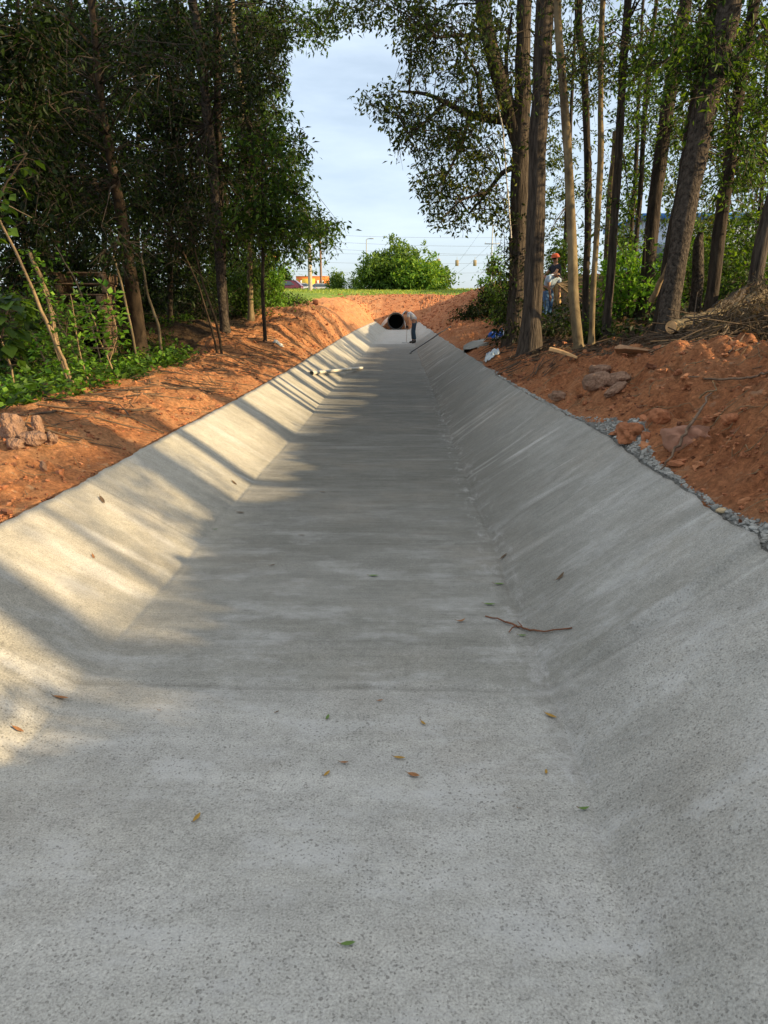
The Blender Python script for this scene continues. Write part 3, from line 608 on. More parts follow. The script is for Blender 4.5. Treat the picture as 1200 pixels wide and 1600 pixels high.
def tree(name, label, cat, Y, path, bark, blobs, leafm, leaf=0.075, group=None, lean=0.0, top=9.0, limbs=(), dens=1.0, root=True, n_lf=11, ln=0.45, droop=0.35, up_blobs=2, skyclip=True, twigs=True, base=None, wig=0.02):
    P, r = trunk_pts(path, Y, lean)
    P[0, 2] = gz(P[0, 0], P[0, 1]) - 0.12
    if P[-1, 2] < top:                       # carry the stem on above the frame
        d = (P[-1] - P[-2]); d /= np.linalg.norm(d); d = d * 0.5 + np.array([0, 0, 0.5]); d /= np.linalg.norm(d); k = (top - P[-1, 2]) / max(0.3, d[2])
        P = np.vstack([P, P[-1] + d * k * 0.5, P[-1] + d * k]); r = np.append(r, [r[-1] * 0.75, r[-1] * 0.3])
    n = max(18, int((P[-1, 2] - P[0, 2]) * 4)); Q, rr = smooth_path(P, r, n)
    ns = np.arange(n); Q[:, 0] += wig * np.array([vnoise(np.array(k * 0.35 + Y * 7), np.array(P[0, 0]), 5) * 2 for k in ns]); rr = rr * (1 + 0.08 * np.array([vnoise(np.array(k * 0.9), np.array(P[0, 0] * 3), 6) * 2 for k in ns]))
    hgt = Q[:, 2] - Q[0, 2]
    if root: rr = rr * (1 + 0.6 * np.exp(-hgt / (rr[0] * 0.8 + 0.03)))
    o = empty(name, tuple(P[0] + np.array([0, 0, 0.12])), label, cat, group)
    g = Geo(); g.tube(Q, rr, 18 if rr[0] > 0.08 else 8, 0, True, jit=0.07); part(g, 'trunk', bark, o)
    LP = []
    for lb in limbs:
        A, ra = trunk_pts(lb, Y, 0) if not isinstance(lb[0], str) else (None, None)
        A[:, 1] += np.linspace(0, random.uniform(-.6, .3), len(A)); QA, rA = smooth_path(A, ra, 16)
        g = Geo(); g.tube(QA, rA, 9, 0, True, jit=0.12); part(g, 'limb', bark, o); LP.append(QA)
    # crown
    C = []
    for (bu, bv, ru, rv, n_) in blobs:
        m = int(n_ * dens); k = 0
        while k < m:
            a_, b_ = random.gauss(0, 0.5), random.gauss(0, 0.5); yy = Y + random.gauss(0, 0.9) * (ru / pxm(Y)) * 0.7
            yy = min(max(yy, Y - (1.0 if bu > 1000 else 3.0), 4.0 if bv > -50 else 3.0), Y + 5)
            p = at(bu + a_ * ru, bv + b_ * rv, yy); k += 1
            if skyclip:
                u_, v_ = proj(p)
                if inpoly(u_, v_, SKYPOLY): continue
            if p[2] < gz(p[0], p[1]) + 0.2: continue
            C.append(p)
    for k in range(int(up_blobs)):
        c_ = Q[-1] + np.array([random.uniform(-2.2, 2.2), random.uniform(-2, 2), random.uniform(-2.2, 0.8)])
        for _ in range(26): C.append(c_ + np.array([random.gauss(0, .9), random.gauss(0, .9), random.gauss(0, .6)]))
    if C:
        C = np.array(C); g = Geo()
        spray(g, C, leaf, 3, n_lf, ln, droop, sky=skyclip, twr=0.004 if twigs else 0)
        allp = np.vstack([Q[n // 3:]] + LP) if len(LP) else Q[n // 3:]
        for c in C[::3]:                       # branchlets back to the stem
            dd_ = np.linalg.norm(allp - c, axis=1) + 0.8 * np.maximum(0, allp[:, 2] - c[2]); a = allp[np.argmin(dd_)]
            m1 = a * .66 + c * .34 + np.array([0, 0, 0.10 + .05 * random.random()]); m2 = a * .33 + c * .67 + rng.normal(0, .08, 3) + np.array([0, 0, 0.1])
            pts = np.array([a, m1, m2, c])
            if skyclip:
                u_, v_ = proj(pts[1:3])
                if inpoly(u_, v_, SKYPOLY).any(): continue
            L_ = np.linalg.norm(c - a); g.tube(pts, [0.008 + 0.006 * L_, 0.007 + 0.003 * L_, 0.007, 0.004], 4, 1, False)
        part(g, 'crown', [leafm, TWIG], o, smooth=False)
    return o

GR = 'trees on the right bank'; GL = 'trees on the left bank'
# ---- right bank, from the channel outwards
tree('oak_tree', 'straight thick grey oak trunk standing right beside the channel edge', 'tree', 11.5, [(828, 556, 42), (836, 400, 34), (842, 200, 32), (852, 0, 31)], BARK_OAK,
     [(800, 60, 60, 70, 12), (880, 120, 60, 90, 12), (900, -150, 200, 160, 50)], LEAF_OAK, 0.075, GR, top=9.5)
tree('forked_oak_tree', 'forked oak with ivy at its foot and a long limb reaching left over the channel', 'tree', 14.0, [(806, 470, 34), (812, 330, 33), (815, 225, 34), (818, 120, 27), (818, 0, 26)], BARK_OAK,
     [(585, 150, 34, 18, 22), (640, 185, 50, 40, 60), (700, 215, 60, 60, 85), (690, 290, 45, 50, 55), (750, 260, 50, 80, 70), (705, 335, 40, 25, 26), (755, 175, 60, 50, 40), (735, 90, 60, 60, 60), (665, 60, 60, 50, 50), (650, 95, 45, 25, 22),
      (700, 20, 110, 40, 70), (560, 15, 60, 30, 45), (625, 20, 60, 30, 34), (790, 120, 50, 90, 28), (765, 400, 22, 30, 20), (780, 330, 30, 50, 20), (700, -140, 190, 110, 90), (850, -170, 150, 130, 40)], LEAF_OAK, 0.095, GR, top=10.5, n_lf=8, droop=0.45, dens=0.72,
     limbs=([(812, 190, 22), (775, 185, 17), (735, 178, 13), (700, 158, 9), (668, 140, 6), (625, 136, 3)], [(814, 232, 30), (795, 170, 28), (772, 95, 28), (760, 40, 26), (752, -20, 25), (740, -120, 20), (700, -260, 12)], [(806, 260, 12), (785, 268, 9), (762, 300, 6), (735, 330, 3)],
            [(760, 60, 10), (720, 60, 6), (680, 70, 3)], [(735, 178, 8), (720, 230, 6), (695, 280, 3)], [(700, 158, 7), (672, 185, 5), (640, 215, 3)], [(752, 178, 8), (745, 120, 5), (715, 85, 3)], [(795, 170, 8), (790, 90, 6), (800, 20, 4)], [(762, 300, 5), (720, 315, 4), (690, 345, 2)]))
tree('slender_tree', 'slender tan smooth trunk just right of the thick oak, sunlit down one side', 'tree', 10.4, [(906, 552, 20), (893, 400, 18), (886, 200, 15), (870, 0, 13)], BARK_PALE, [(905, 70, 60, 70, 14), (900, -160, 130, 110, 40)], LEAF_OAK, 0.07, GR, top=8)
tree('slender_tree', 'thin dark trunk rising straight behind the tan slender trunk', 'tree', 13.0, [(918, 500, 12), (918, 330, 13), (914, 150, 13), (903, 0, 13)], BARK_DARK, [(930, 110, 50, 70, 14), (930, 300, 30, 60, 8), (950, -120, 100, 100, 30)], LEAF_MID, 0.075, GR, top=9)
tree('slender_tree', 'thin brown trunk with a pale lit edge, second of the close thin pair', 'tree', 11.6, [(926, 520, 11), (935, 300, 11), (940, 120, 10), (943, 0, 9)], BARK_PALE, [(965, 60, 60, 60, 14), (980, -130, 100, 100, 28)], LEAF_MID, 0.075, GR, top=8.5)
tree('slender_tree', 'brown upright trunk midway between the thin pair and the leaning trunk', 'tree', 12.4, [(949, 500, 17), (962, 330, 15), (972, 150, 14), (980, 0, 13)], BARK_OAK, [(1000, 110, 60, 60, 20), (970, 330, 35, 40, 10), (1000, -150, 130, 110, 36)], LEAF_MID, 0.08, GR, top=9)
tree('dead_tree', 'bare pale broken stem behind the upright brown trunk', 'tree', 16.0, [(948, 440, 13), (953, 330, 13), (958, 250, 12), (962, 205, 10)], BARK_PALE, [], LEAF_MID, 0.08, GR, top=0, up_blobs=0)
tree('slender_tree', 'very thin dark stem left of the black leaning trunk', 'tree', 17.0, [(988, 470, 9), (1000, 300, 9), (1010, 150, 8), (1020, 60, 7)], BARK_DARK, [(1010, 180, 45, 70, 26), (1040, -120, 120, 80, 26)], LEAF_MID, 0.09, GR, top=9)
tree('shaded_oak_tree', 'almost black thick trunk leaning right in the shade', 'tree', 15.0, [(1008, 470, 28), (1025, 290, 25), (1042, 170, 24), (1066, 40, 22)], BARK_DARK, [(1050, 210, 60, 70, 32), (1070, 80, 60, 60, 32), (1100, -120, 160, 100, 44)], LEAF_MID, 0.09, GR, top=10)
tree('leaning_oak_tree', 'thick rough barked trunk leaning right, nearest beside the cut log', 'tree', 9.3, [(1040, 532, 42), (1052, 430, 37), (1068, 340, 39), (1092, 220, 42), (1118, 110, 40), (1142, 0, 38)], BARK_SCALY,
     [(1060, 70, 60, 60, 22), (1130, 60, 60, 60, 22), (1165, 190, 40, 60, 12), (1100, 130, 50, 40, 12), (1100, -160, 190, 110, 50)], LEAF_MID, 0.085, GR, top=8.5, limbs=([(1112, 130, 12), (1150, 90, 8), (1195, 50, 5)],))
tree('leaning_oak_tree', 'dark leaning trunk directly behind the rough barked leaning trunk', 'tree', 12.0, [(1040, 480, 36), (1062, 340, 36), (1088, 190, 34), (1110, 60, 32)], BARK_DARK, [(1090, 40, 80, 60, 24), (1160, 260, 50, 60, 18), (1140, -140, 150, 100, 36)], LEAF_MID, 0.08, GR, top=10)
tree('dead_tree', 'short ragged dead stub between the leaning trunks', 'tree', 12.5, [(1088, 470, 24), (1090, 420, 22), (1092, 380, 18), (1094, 362, 8)], BARK_SCALY, [], LEAF_MID, 0.08, GR, top=0, up_blobs=0)
tree('leaning_tree', 'middle sized dark trunk leaning right behind the brush pile', 'tree', 11.0, [(1108, 490, 26), (1124, 370, 24), (1140, 260, 22), (1158, 120, 20), (1182, 0, 18)], BARK_DARK, [(1170, 120, 50, 60, 22), (1175, 260, 40, 50, 22), (1200, -120, 130, 100, 32)], LEAF_MID, 0.085, GR, top=9)
tree('leaning_tree', 'brown trunk leaning out of the photograph at the right edge', 'tree', 9.4, [(1170, 488, 30), (1184, 400, 26), (1203, 320, 25), (1240, 200, 22), (1290, 0, 20)], BARK_OAK, [(1270, 100, 90, 90, 24), (1290, -80, 130, 120, 36)], LEAF_MID, 0.085, GR, top=8)
# deeper trees on the right, filling between the trunks
for k, (u, v, Y, lb) in enumerate([(880, 440, 34, 'leafy tree glimpsed between the thick oak and the slender trunk'), (985, 420, 24, 'leafy tree far behind the brown upright trunk'), (1125, 410, 20, 'bushy tree behind the brush pile'), (1185, 400, 17, 'bushy tree at the far right edge behind the leaning trunks'), (1075, 400, 30, 'distant leafy tree behind the leaning trunks')]):
    tree('understory_tree', lb, 'tree', Y, [(u, v, 8), (u + 6, v - 120, 7), (u + 14, v - 300, 5), (u + 20, v - 420, 4)], BARK_DARK, [(u, v - 150, 50, 120, 60), (u + 10, v - 320, 70, 80, 46), (u - 5, v - 30, 40, 40, 24)], LEAF_MID if k % 2 else LEAF_OAK, 0.10 + 0.002 * Y, GR, top=6, up_blobs=0)
# shrubs
def shrub(name, label, cat, x, y, hgt, wid, leafm, n=60, leaf=0.08, group=None, stems=5, n_lf=10, ln=0.4, droop=0.25, clip=True, stemm=None, conic=0.0, wd=0.45):
    z0 = gz(x, y); o = empty(name, (x, y, z0), label, cat, group); g = Geo(); tips = []
    for s_ in range(stems):
        a = random.random() * 6.28; rr_ = random.random() ** .5 * wid * 0.75 * (1 - conic); h_ = hgt * random.uniform(.6, .95) * (1 - 0.35 * rr_ / (wid + .01))
        p = np.array([[x + .04 * math.cos(a), y + .04 * math.sin(a), z0 - .05], [x + rr_ * .35 * math.cos(a), y + rr_ * .35 * math.sin(a), z0 + h_ * .5], [x + rr_ * math.cos(a), y + rr_ * math.sin(a), z0 + h_]])
        g.tube(p, [0.008 + .006 * hgt, 0.006 + .004 * hgt, 0.004], 6, 0); tips.append(p)
    part(g, 'stem', stemm or TWIG, o)
    tips = np.array(tips); C = []
    while len(C) < n:
        t = random.random() ** 0.75; q_ = tips[random.randrange(stems)]; b = q_[0] * (1 - t) + q_[2] * t
        rad = wid * (0.25 + 0.4 * math.sin(math.pi * min(1, t * .9 + .1))) * (1 - conic * t)
        p = b + np.array([random.gauss(0, .5) * rad, random.gauss(0, .5) * rad, random.gauss(0, .12) * hgt])
        if p[2] > z0 + 0.05:
            C.append(p)
    g = Geo(); spray(g, C, leaf, 3, n_lf, ln, droop, sky=clip, twr=0.0 if y > 40 else 0.003, wid=wd); part(g, 'foliage', [leafm, TWIG], o, smooth=False)
    return o
def shrub_px(name, label, cat, u, v, Y, hpx, wpx, leafm, **k):
    p = at(u, v, Y); s_ = pxm(Y); return shrub(name, label, cat, p[0], Y, hpx / s_, wpx / s_, leafm, **k)
GSR = 'shrubs under the right trees'
for (u, Y, hp, wp, m_, n_, lf, lb) in [
    (775, 30, 60, 40, LEAF_DARK, 90, .13, 'dark bush on the ridge above the far right slope'), (800, 24, 90, 40, LEAF_MID, 80, .12, 'green bush in front of the dark ridge bush'), (740, 31, 26, 34, LEAF_DARK, 50, .12, 'low green weeds halfway down the far right slope'),
    (768, 33, 95, 26, LEAF_LIME, 50, .16, 'feathery pale green shrub beside the open sky'), (885, 30, 80, 60, LEAF_MID, 90, .14, 'leafy shrub beside the two workers'), (985, 15, 130, 60, LEAF_LIME, 60, .12, 'bright green large leaved shrub between the thin trunks'),
    (1025, 16, 120, 40, LEAF_LIME, 44, .12, 'bright green shrub around the black leaning trunk'), (1150, 15, 150, 80, LEAF_MID, 170, .085, 'wide small leaved bush behind the brush pile'), (1195, 12, 130, 60, LEAF_MID, 90, .085, 'dense small leaved bush at the right edge'),
    (950, 12.6, 42, 34, LEAF_MID, 44, .07, 'low green plant at the foot of the brown upright trunk'), (1080, 18, 110, 50, LEAF_MID, 70, .1, 'shaded bush between the leaning trunks'), (880, 14, 24, 40, LEAF_DARK, 30, .08, 'low dark plant behind the thick oak'), (1110, 22, 120, 60, LEAF_LIME, 60, .13, 'sunlit bush far behind the brush pile')]:
    p = at(u, 480, Y); shrub('shrub', lb, 'shrub', p[0], Y, hp / pxm(Y), wp / pxm(Y), m_, n=n_, leaf=lf, group=GSR)

# ivy around the forked oak's foot
g = Geo(); b = at(806, 470, 14.0); C = []
for k in range(120):
    a = random.random() * 6.28; z_ = random.random() ** 1.3 * 2.3; C.append([b[0] + 0.27 * math.cos(a), 14 + 0.27 * math.sin(a), gz(b[0], 14) + z_])
spray(g, C, 0.085, 2, 6, 0.3, 0.5, sky=True, twr=0.003); o = g.build('ivy', [LEAF_DARK, TWIG], smooth=False); tag(o, 'dark ivy climbing the foot of the forked oak', 'ivy')

# hedge and trees standing to the right of the view; they shade the channel floor
GO = 'trees outside the right edge'
for k in range(9):
    x_ = 3.5 + 2.0 * random.random() + (k % 2) * 1.0; y_ = -5.0 + k * 0.95 + random.uniform(-.15, .15)
    if y_ > 2.6: x_ = max(x_, 0.62 * y_ + 2.4)
    o = shrub('shrub', 'dense bush on the right bank outside the view, beside the near mound', 'shrub', x_, y_, 0.35 + .12 * (x_ - 3) + random.uniform(-.12, .15), 0.9, LEAF_DARK, n=44, leaf=0.10, group='bushes outside the right edge', stems=4, clip=False)
for k, (x_, y_) in enumerate([(8.6, -3.2), (7.4, 0.5), (9.8, 2.2), (10.5, 5.2), (8.0, 3.6)]):
    z0 = gz(x_, y_); o = empty('oak_tree', (x_, y_, z0), 'oak standing on the right bank outside the view', 'tree', GO); rr_ = [0.24, 0.14, 0.2, 0.25, 0.1][k]
    g = Geo(); g.tube([[x_, y_, z0 - .1], [x_ + .1, y_ + .1, z0 + 3], [x_ + .3, y_, z0 + 6], [x_ + .3, y_, z0 + 9]], [rr_ * 1.3, rr_, rr_ * .8, rr_ * .4], 12); part(g, 'trunk', BARK_OAK, o)
    C = np.stack([x_ + rng.normal(0, 1.5, 120), y_ + rng.normal(0, 1.5, 120), z0 + 6.2 + rng.normal(0, .9, 120)], -1); C = C[C[:, 2] > (C[:, 0] + 3.6) * .30 + 1.1]
    C = C[proj(C)[0] > 1230] if y_ > 2 else C
    g = Geo(); spray(g, C, .13, 3, 10, .5, .3, sky=False); part(g, 'crown', [LEAF_OAK, TWIG], o, smooth=False)

for k, (x_, y_) in enumerate([(6.4, -1.4), (7.6, 1.2), (7.9, 2.9)]):
    z0 = gz(x_, y_); o = empty('young_tree', (x_, y_, z0), 'young tree on the right bank outside the view', 'tree', GO); g = Geo(); g.tube([[x_, y_, z0 - .1], [x_ + .1, y_ + .1, z0 + 1.5], [x_ + .2, y_, z0 + 3.2]], [.05, .04, .02], 8); part(g, 'trunk', BARK_OAK, o)
    n_ = 34 - 7 * k; C = np.stack([x_ + rng.normal(0, .7, n_), y_ + rng.normal(0, .75, n_), z0 + 1.75 + rng.normal(0, .55, n_)], -1); g = Geo(); spray(g, C, .12, 3, 9, .5, .3, sky=False); part(g, 'crown', [LEAF_OAK, TWIG], o, smooth=False)

# ---- left bank
tree('tan_trunk_tree', 'smooth brown trunk curving up to the left, largest near tree on the left bank', 'tree', 12.6, [(222, 566, 26), (208, 450, 23), (190, 340, 19), (172, 250, 15), (158, 160, 12), (148, 60, 10), (140, 0, 9)], BARK_BROWN,
     [(150, 110, 130, 90, 60), (90, 200, 100, 90, 60), (210, 260, 90, 60, 40), (120, 320, 110, 60, 46), (230, 80, 90, 80, 46), (150, -140, 200, 120, 50)], LEAF_DARK, 0.085, GL, top=8)
tree('dark_trunk_tree', 'reddish dark trunk leaning left high among the leaves', 'tree', 16, [(352, 540, 15), (340, 350, 15), (326, 190, 15), (316, 100, 15), (300, 0, 14)], BARK_SCALY,
     [(330, 60, 90, 80, 60), (280, 200, 80, 90, 60), (400, 130, 60, 80, 40), (270, 320, 80, 60, 50), (330, -140, 160, 120, 50)], LEAF_DARK, 0.10, GL, top=11)
tree('dark_trunk_tree', 'straight dark trunk close right of the reddish leaning one', 'tree', 17, [(352, 520, 13), (346, 400, 13), (340, 200, 13), (339, 0, 12)], BARK_DARK, [(390, 250, 60, 90, 60), (360, 350, 60, 60, 46), (430, 60, 60, 70, 50), (380, -120, 160, 100, 40)], LEAF_DARK, 0.10, GL, top=11)
tree('pale_trunk_tree', 'pale mottled trunk half hidden by leaves nearest the open sky on the left', 'tree', 21, [(392, 500, 10), (388, 300, 10), (378, 170, 10), (366, 50, 9), (362, 0, 9)], BARK_PALE,
     [(420, 150, 45, 80, 55), (450, 270, 38, 50, 50), (465, 340, 60, 30, 50), (430, 30, 70, 60, 70), (500, 30, 50, 34, 34), (500, 365, 40, 28, 24), (470, 395, 38, 30, 22), (410, 420, 40, 50, 40), (440, -120, 160, 100, 44)], LEAF_MID, 0.125, GL, top=13, droop=0.5, dens=0.78, n_lf=9)
tree('sapling_tree', 'thin dark sapling standing at the dirt edge by the channel', 'tree', 15.4, [(415, 540, 7), (411, 440, 6), (408, 350, 5), (412, 250, 4), (415, 200, 3)], BARK_DARK, [(440, 300, 50, 50, 30), (470, 350, 60, 30, 38), (400, 330, 50, 60, 34), (420, 220, 50, 50, 30)], LEAF_MID, 0.125, GL, top=0, up_blobs=0, root=False, droop=0.5)
tree('sapling_tree', 'thin pale stem bending left, left one of the curved pair by the heap', 'tree', 13.4, [(342, 556, 4), (330, 510, 4), (312, 450, 3), (290, 400, 3), (262, 350, 2)], BARK_BROWN, [(270, 370, 50, 40, 26)], LEAF_DARK, 0.08, GL, top=0, up_blobs=0, root=False, wig=0.01)
tree('sapling_tree', 'pale stem bending left, right one of the curved pair by the heap', 'tree', 13.2, [(348, 560, 5), (343, 520, 5), (326, 470, 4), (308, 410, 3), (292, 330, 2)], BARK_BROWN, [(300, 340, 50, 50, 26)], LEAF_DARK, 0.08, GL, top=0, up_blobs=0, root=False, wig=0.01)
tree('sapling_tree', 'thin wavy stem just right of the curving brown trunk', 'tree', 12.0, [(256, 575, 5), (247, 510, 5), (232, 460, 4), (222, 400, 3)], BARK_PALE, [(225, 400, 40, 30, 12)], LEAF_DARK, 0.08, GL, top=0, up_blobs=0, root=False)
tree('sapling_tree', 'thin bare stem left of the curving brown trunk', 'tree', 10.4, [(219, 592, 5), (205, 520, 4), (190, 450, 4), (178, 400, 3)], BARK_PALE, [(178, 400, 40, 30, 10)], LEAF_DARK, 0.08, GL, top=0, up_blobs=0, root=False)
# deep forest wall
wall = [(30, 470, 11, 'dark leafy tree at the left edge behind the canes'), (95, 460, 15, 'dark leafy tree behind the pale cane cluster'), (160, 470, 19, 'dark tree behind the curving brown trunk'), (215, 460, 24, 'dark tree right behind the curving brown trunk'), (262, 470, 17, 'leafy understory tree by the red heap'), (300, 465, 26, 'dense tree behind the red heap'), (335, 470, 34, 'dense distant tree deep behind the paired stems'), (375, 470, 28, 'leafy tree behind the straight dark trunk'), (400, 465, 38, 'small distant tree near the parked cars'), (60, 465, 24, 'deep forest tree behind the left edge'), (130, 460, 30, 'deep forest tree in the middle of the left wood')]
for k, (u, v, Y, lb) in enumerate(wall):
    s_ = 15.0 / Y
    tree('forest_tree', lb, 'tree', Y, [(u, v, 9), (u + random.uniform(-12, 12), v - 150, 8), (u + random.uniform(-20, 20), v - 320, 6), (u + random.uniform(-20, 20), v - 460, 5)], BARK_DARK,
         [(u, v - 60, 44, 60, 46), (u + 5, v - 170, 60, 70, 80), (u - 5, v - 290, 62, 80, 80), (u, v - 410, 66, 70, 76)], LEAF_DARK if (k % 3 or Y < 20) else LEAF_MID, 0.075 + 0.0035 * Y, GL, top=8, up_blobs=0, n_lf=10, ln=0.4 + .008 * Y, twigs=Y < 20)
GSL = 'shrubs under the left trees'
for (u, Y, hp, wp, m_, n_, lf, lb) in [
    (20, 9.5, 170, 60, LEAF_MID, 60, .10, 'tangled green bush behind the canes at the left edge'), (90, 10.5, 170, 60, LEAF_MID, 44, .08, 'tangled vines behind the leaning cane'), (150, 13, 130, 70, LEAF_DARK, 90, .09, 'dark bush left of the curving brown trunk'), (290, 19, 100, 60, LEAF_DARK, 120, .09, 'dark bush above the red heap'),
    (250, 22, 120, 60, LEAF_MID, 110, .1, 'bush behind the wavy thin stem'), (385, 22, 110, 50, LEAF_MID, 150, .10, 'tall green bush behind the thin sapling'), (430, 25, 70, 46, LEAF_LIME, 130, .12, 'bright sunlit bush right of the thin sapling'), (455, 27, 34, 36, LEAF_MID, 60, .11, 'low weeds spilling over the left bank crest'),
    (350, 24, 110, 60, LEAF_MID, 110, .1, 'shaded bush behind the paired stems'), (325, 30, 120, 60, LEAF_DARK, 110, .12, 'deep shaded bush in the left wood'), (405, 34, 90, 50, LEAF_LIME, 80, .14, 'sunlit bush near the parked cars'), (200, 16, 120, 60, LEAF_DARK, 90, .09, 'dark bush directly behind the curving brown trunk'),(60, 14, 150, 90, LEAF_DARK, 120, .1, 'dark bush behind the pallet stack')]:
    p = at(u, 480, Y); shrub('shrub', lb, 'shrub', p[0], Y, hp / pxm(Y), wp / pxm(Y), m_, n=n_, leaf=lf, group=GSL)

# canes and leafy young stems at the left edge of the dirt
def cane(name, label, path, Y, mat, leafm, n_leaf, leaf, group=None, sizes=None, ylean=0.0, cat='sapling', droopy=0.3):
    n_leaf = int(n_leaf * 1.15); leaf = leaf * (1.35 if leafm is LEAF_LIME else 1)
    if Y > 7.4 and leafm is LEAF_MID and n_leaf > 30: leafm = LEAF_LIME
    P, r = trunk_pts(path, Y, ylean); r = r * .68; P[0, 2] = gz(P[0, 0], P[0, 1]) - .04; Q, rr = smooth_path(P, r, 22)
    Q[:, 0] += 0.012 * rng.normal(size=22).cumsum() * .3
    o = empty(name, tuple(P[0] + np.array([0, 0, .04])), label, cat, group); g = Geo(); g.tube(Q, rr, 7, jit=.15); part(g, 'stem', mat, o)
    if n_leaf:
        g = Geo(); k = rng.integers(8, 22, n_leaf); C = Q[np.clip(k, 0, 21)]; D = rng.normal(size=(n_leaf, 3)); D[:, 2] = D[:, 2] * .4 + .1; D /= np.linalg.norm(D, axis=1)[:, None]
        L = leaf * rng.uniform(.6, 1.6, n_leaf); E = C + D * L[:, None]
        for a, b in zip(C, E): g.tube([a, (a + b) / 2 + np.array([0, 0, .01]), b], [.003, .002, .0015], 3, 1, False)
        D2 = D.copy(); D2[:, 2] -= droopy; g.leaves(E, D2, leaf * rng.uniform(.7, 1.25, n_leaf), 0, 0.85, 1.2)
        g.leaves(E, D2 + rng.normal(0, .5, D2.shape), leaf * rng.uniform(.5, .9, n_leaf), 0, 0.8, 1.2)
        part(g, 'leaves', [leafm, TWIG], o, smooth=False)
    return o
GC = 'young stems at the edge of the left wood'
cane('leaning_cane', 'long brown cane leaning up to the left edge of the photograph', [(112, 610, 11), (92, 545, 10), (60, 480, 9), (30, 410, 7), (0, 350, 6), (-30, 290, 4)], 7.6, TWIG_PALE, LEAF_MID, 14, .07, GC)
cane('leaning_cane', 'stout yellow cane standing against the long brown one', [(117, 612, 11), (108, 585, 10), (98, 560, 9), (80, 510, 5)], 7.5, TWIG_PALE, LEAF_MID, 10, .06, GC)
cane('leaning_cane', 'short stout cane left of the long brown one', [(104, 610, 8), (96, 580, 7), (84, 545, 6), (78, 500, 4)], 7.7, TWIG_PALE, LEAF_MID, 20, .06, GC)
cane('leaning_cane', 'pale stick leaning left at the very left of the dirt', [(26, 615, 6), (18, 575, 5), (8, 545, 4), (0, 520, 3)], 7.0, TWIG_PALE, LEAF_MID, 20, .09, GC)
cane('leafy_sapling', 'lime green leafy sapling leaning left in the sun', [(188, 602, 6), (172, 566, 5), (155, 530, 4), (148, 500, 3), (140, 480, 2)], 8.2, TWIG_PALE, LEAF_LIME, 56, .06, GC)
cane('leafy_sapling', 'lime green leafy sapling with an angled stem crossing its neighbour', [(155, 608, 4), (172, 560, 4), (184, 522, 3), (174, 495, 3), (160, 455, 2)], 8.2, TWIG_PALE, LEAF_LIME, 60, .06, GC)
cane('leafy_sapling', 'thin green sapling between the canes and the lime saplings', [(142, 612, 5), (128, 570, 4), (118, 520, 3), (108, 460, 2)], 8.0, TWIG_PALE, LEAF_LIME, 60, .05, GC)
cane('leafy_sapling', 'thin vine covered sapling with small leaves', [(150, 606, 4), (122, 560, 3), (90, 500, 3), (68, 450, 2)], 8.3, TWIG_PALE, LEAF_MID, 90, .05, GC)
cane('leafy_sapling', 'tall thin bent sapling in front of the pallet stack', [(165, 590, 3), (140, 500, 3), (118, 440, 3), (85, 385, 2)], 9.0, TWIG_PALE, LEAF_MID, 40, .05, GC)
cane('leafy_sapling', 'small sapling with stout pale stem at the left', [(82, 585, 6), (70, 565, 5), (58, 545, 4), (50, 520, 3)], 8.4, TWIG_PALE, LEAF_MID, 50, .07, GC)
cane('broken_cane', 'thick pale broken stem leaning left among the vines', [(92, 520, 11), (75, 460, 12), (60, 425, 11), (46, 395, 9)], 9.6, TWIG_PALE, LEAF_MID, 60, .06, GC)
cane('big_leaf_plant', 'plant with very large drooping lobed leaves at the left edge', [(-6, 640, 8), (-2, 560, 7), (8, 500, 5), (14, 470, 4)], 5.6, TWIG_PALE, LEAF_MID, 60, .12, GC, cat='plant', droopy=.7)
cane('big_leaf_plant', 'dark leafy overhanging branch high at the left edge', [(-60, 640, 8), (-30, 400, 7), (0, 300, 5), (40, 240, 3)], 6.2, TWIG, LEAF_MID, 40, .10, GC, cat='plant', droopy=.7)
cane('bare_twig', 'pale bare twigs poking in from the left edge high up', [(-40, 600, 5), (-20, 340, 4), (6, 318, 3), (48, 340, 2)], 7.0, TWIG_PALE, LEAF_MID, 0, .1, GC, cat='twig')

# ground ivy and weeds along the left wood (uncountable)
g = Geo(); C = []
for k in range(1500):
    Y = 5.2 + 13 * random.random() ** 1.5; e = float(XL(np.array(Y))) - np.interp(Y, [0, 6, 8, 11, 13, 14, 18], [1.35, 1.25, 1.15, 1.35, 1.5, 2.6, 2.6]) - abs(random.gauss(0, 1.0)) + random.gauss(0, .06)
    if Y > 12.5 and e > -4.2 and random.random() < .7: continue
    C.append([e, Y, gz(e, Y) + random.uniform(.0, .14)])
C = np.array(C); D = rng.normal(size=(len(C), 3)); D[:, 2] = abs(D[:, 2]) * .5
for _ in range(5): g.leaves(C + rng.normal(0, .05, C.shape), D + rng.normal(0, .6, D.shape), rng.uniform(.045, .095, len(C)), 0, .75, 1.2)
for _ in range(2): k_ = C[:, 0] > XL(C[:, 1]) - 2.3; g.leaves(C[k_] + rng.normal(0, .05, C[k_].shape) + [0, 0, .05], D[k_] + rng.normal(0, .6, D[k_].shape), rng.uniform(.04, .085, k_.sum()), 1, .8, 1.2)
tag(g.build('ground_ivy', [LEAF_MID, LEAF_LIME], smooth=False), 'low green leafy ground cover along the edge of the left wood', kind='stuff')
g = Geo(); C = []
for k in range(1100):
    Y = 11 + 17 * random.random(); x_ = float(XR(np.array(Y))) + 1.7 + abs(random.gauss(0, 3)); C.append([x_, Y, gz(x_, Y) + random.uniform(0, .2)])
C = np.array(C); D = rng.normal(size=(len(C), 3)); D[:, 2] = abs(D[:, 2]) * .8
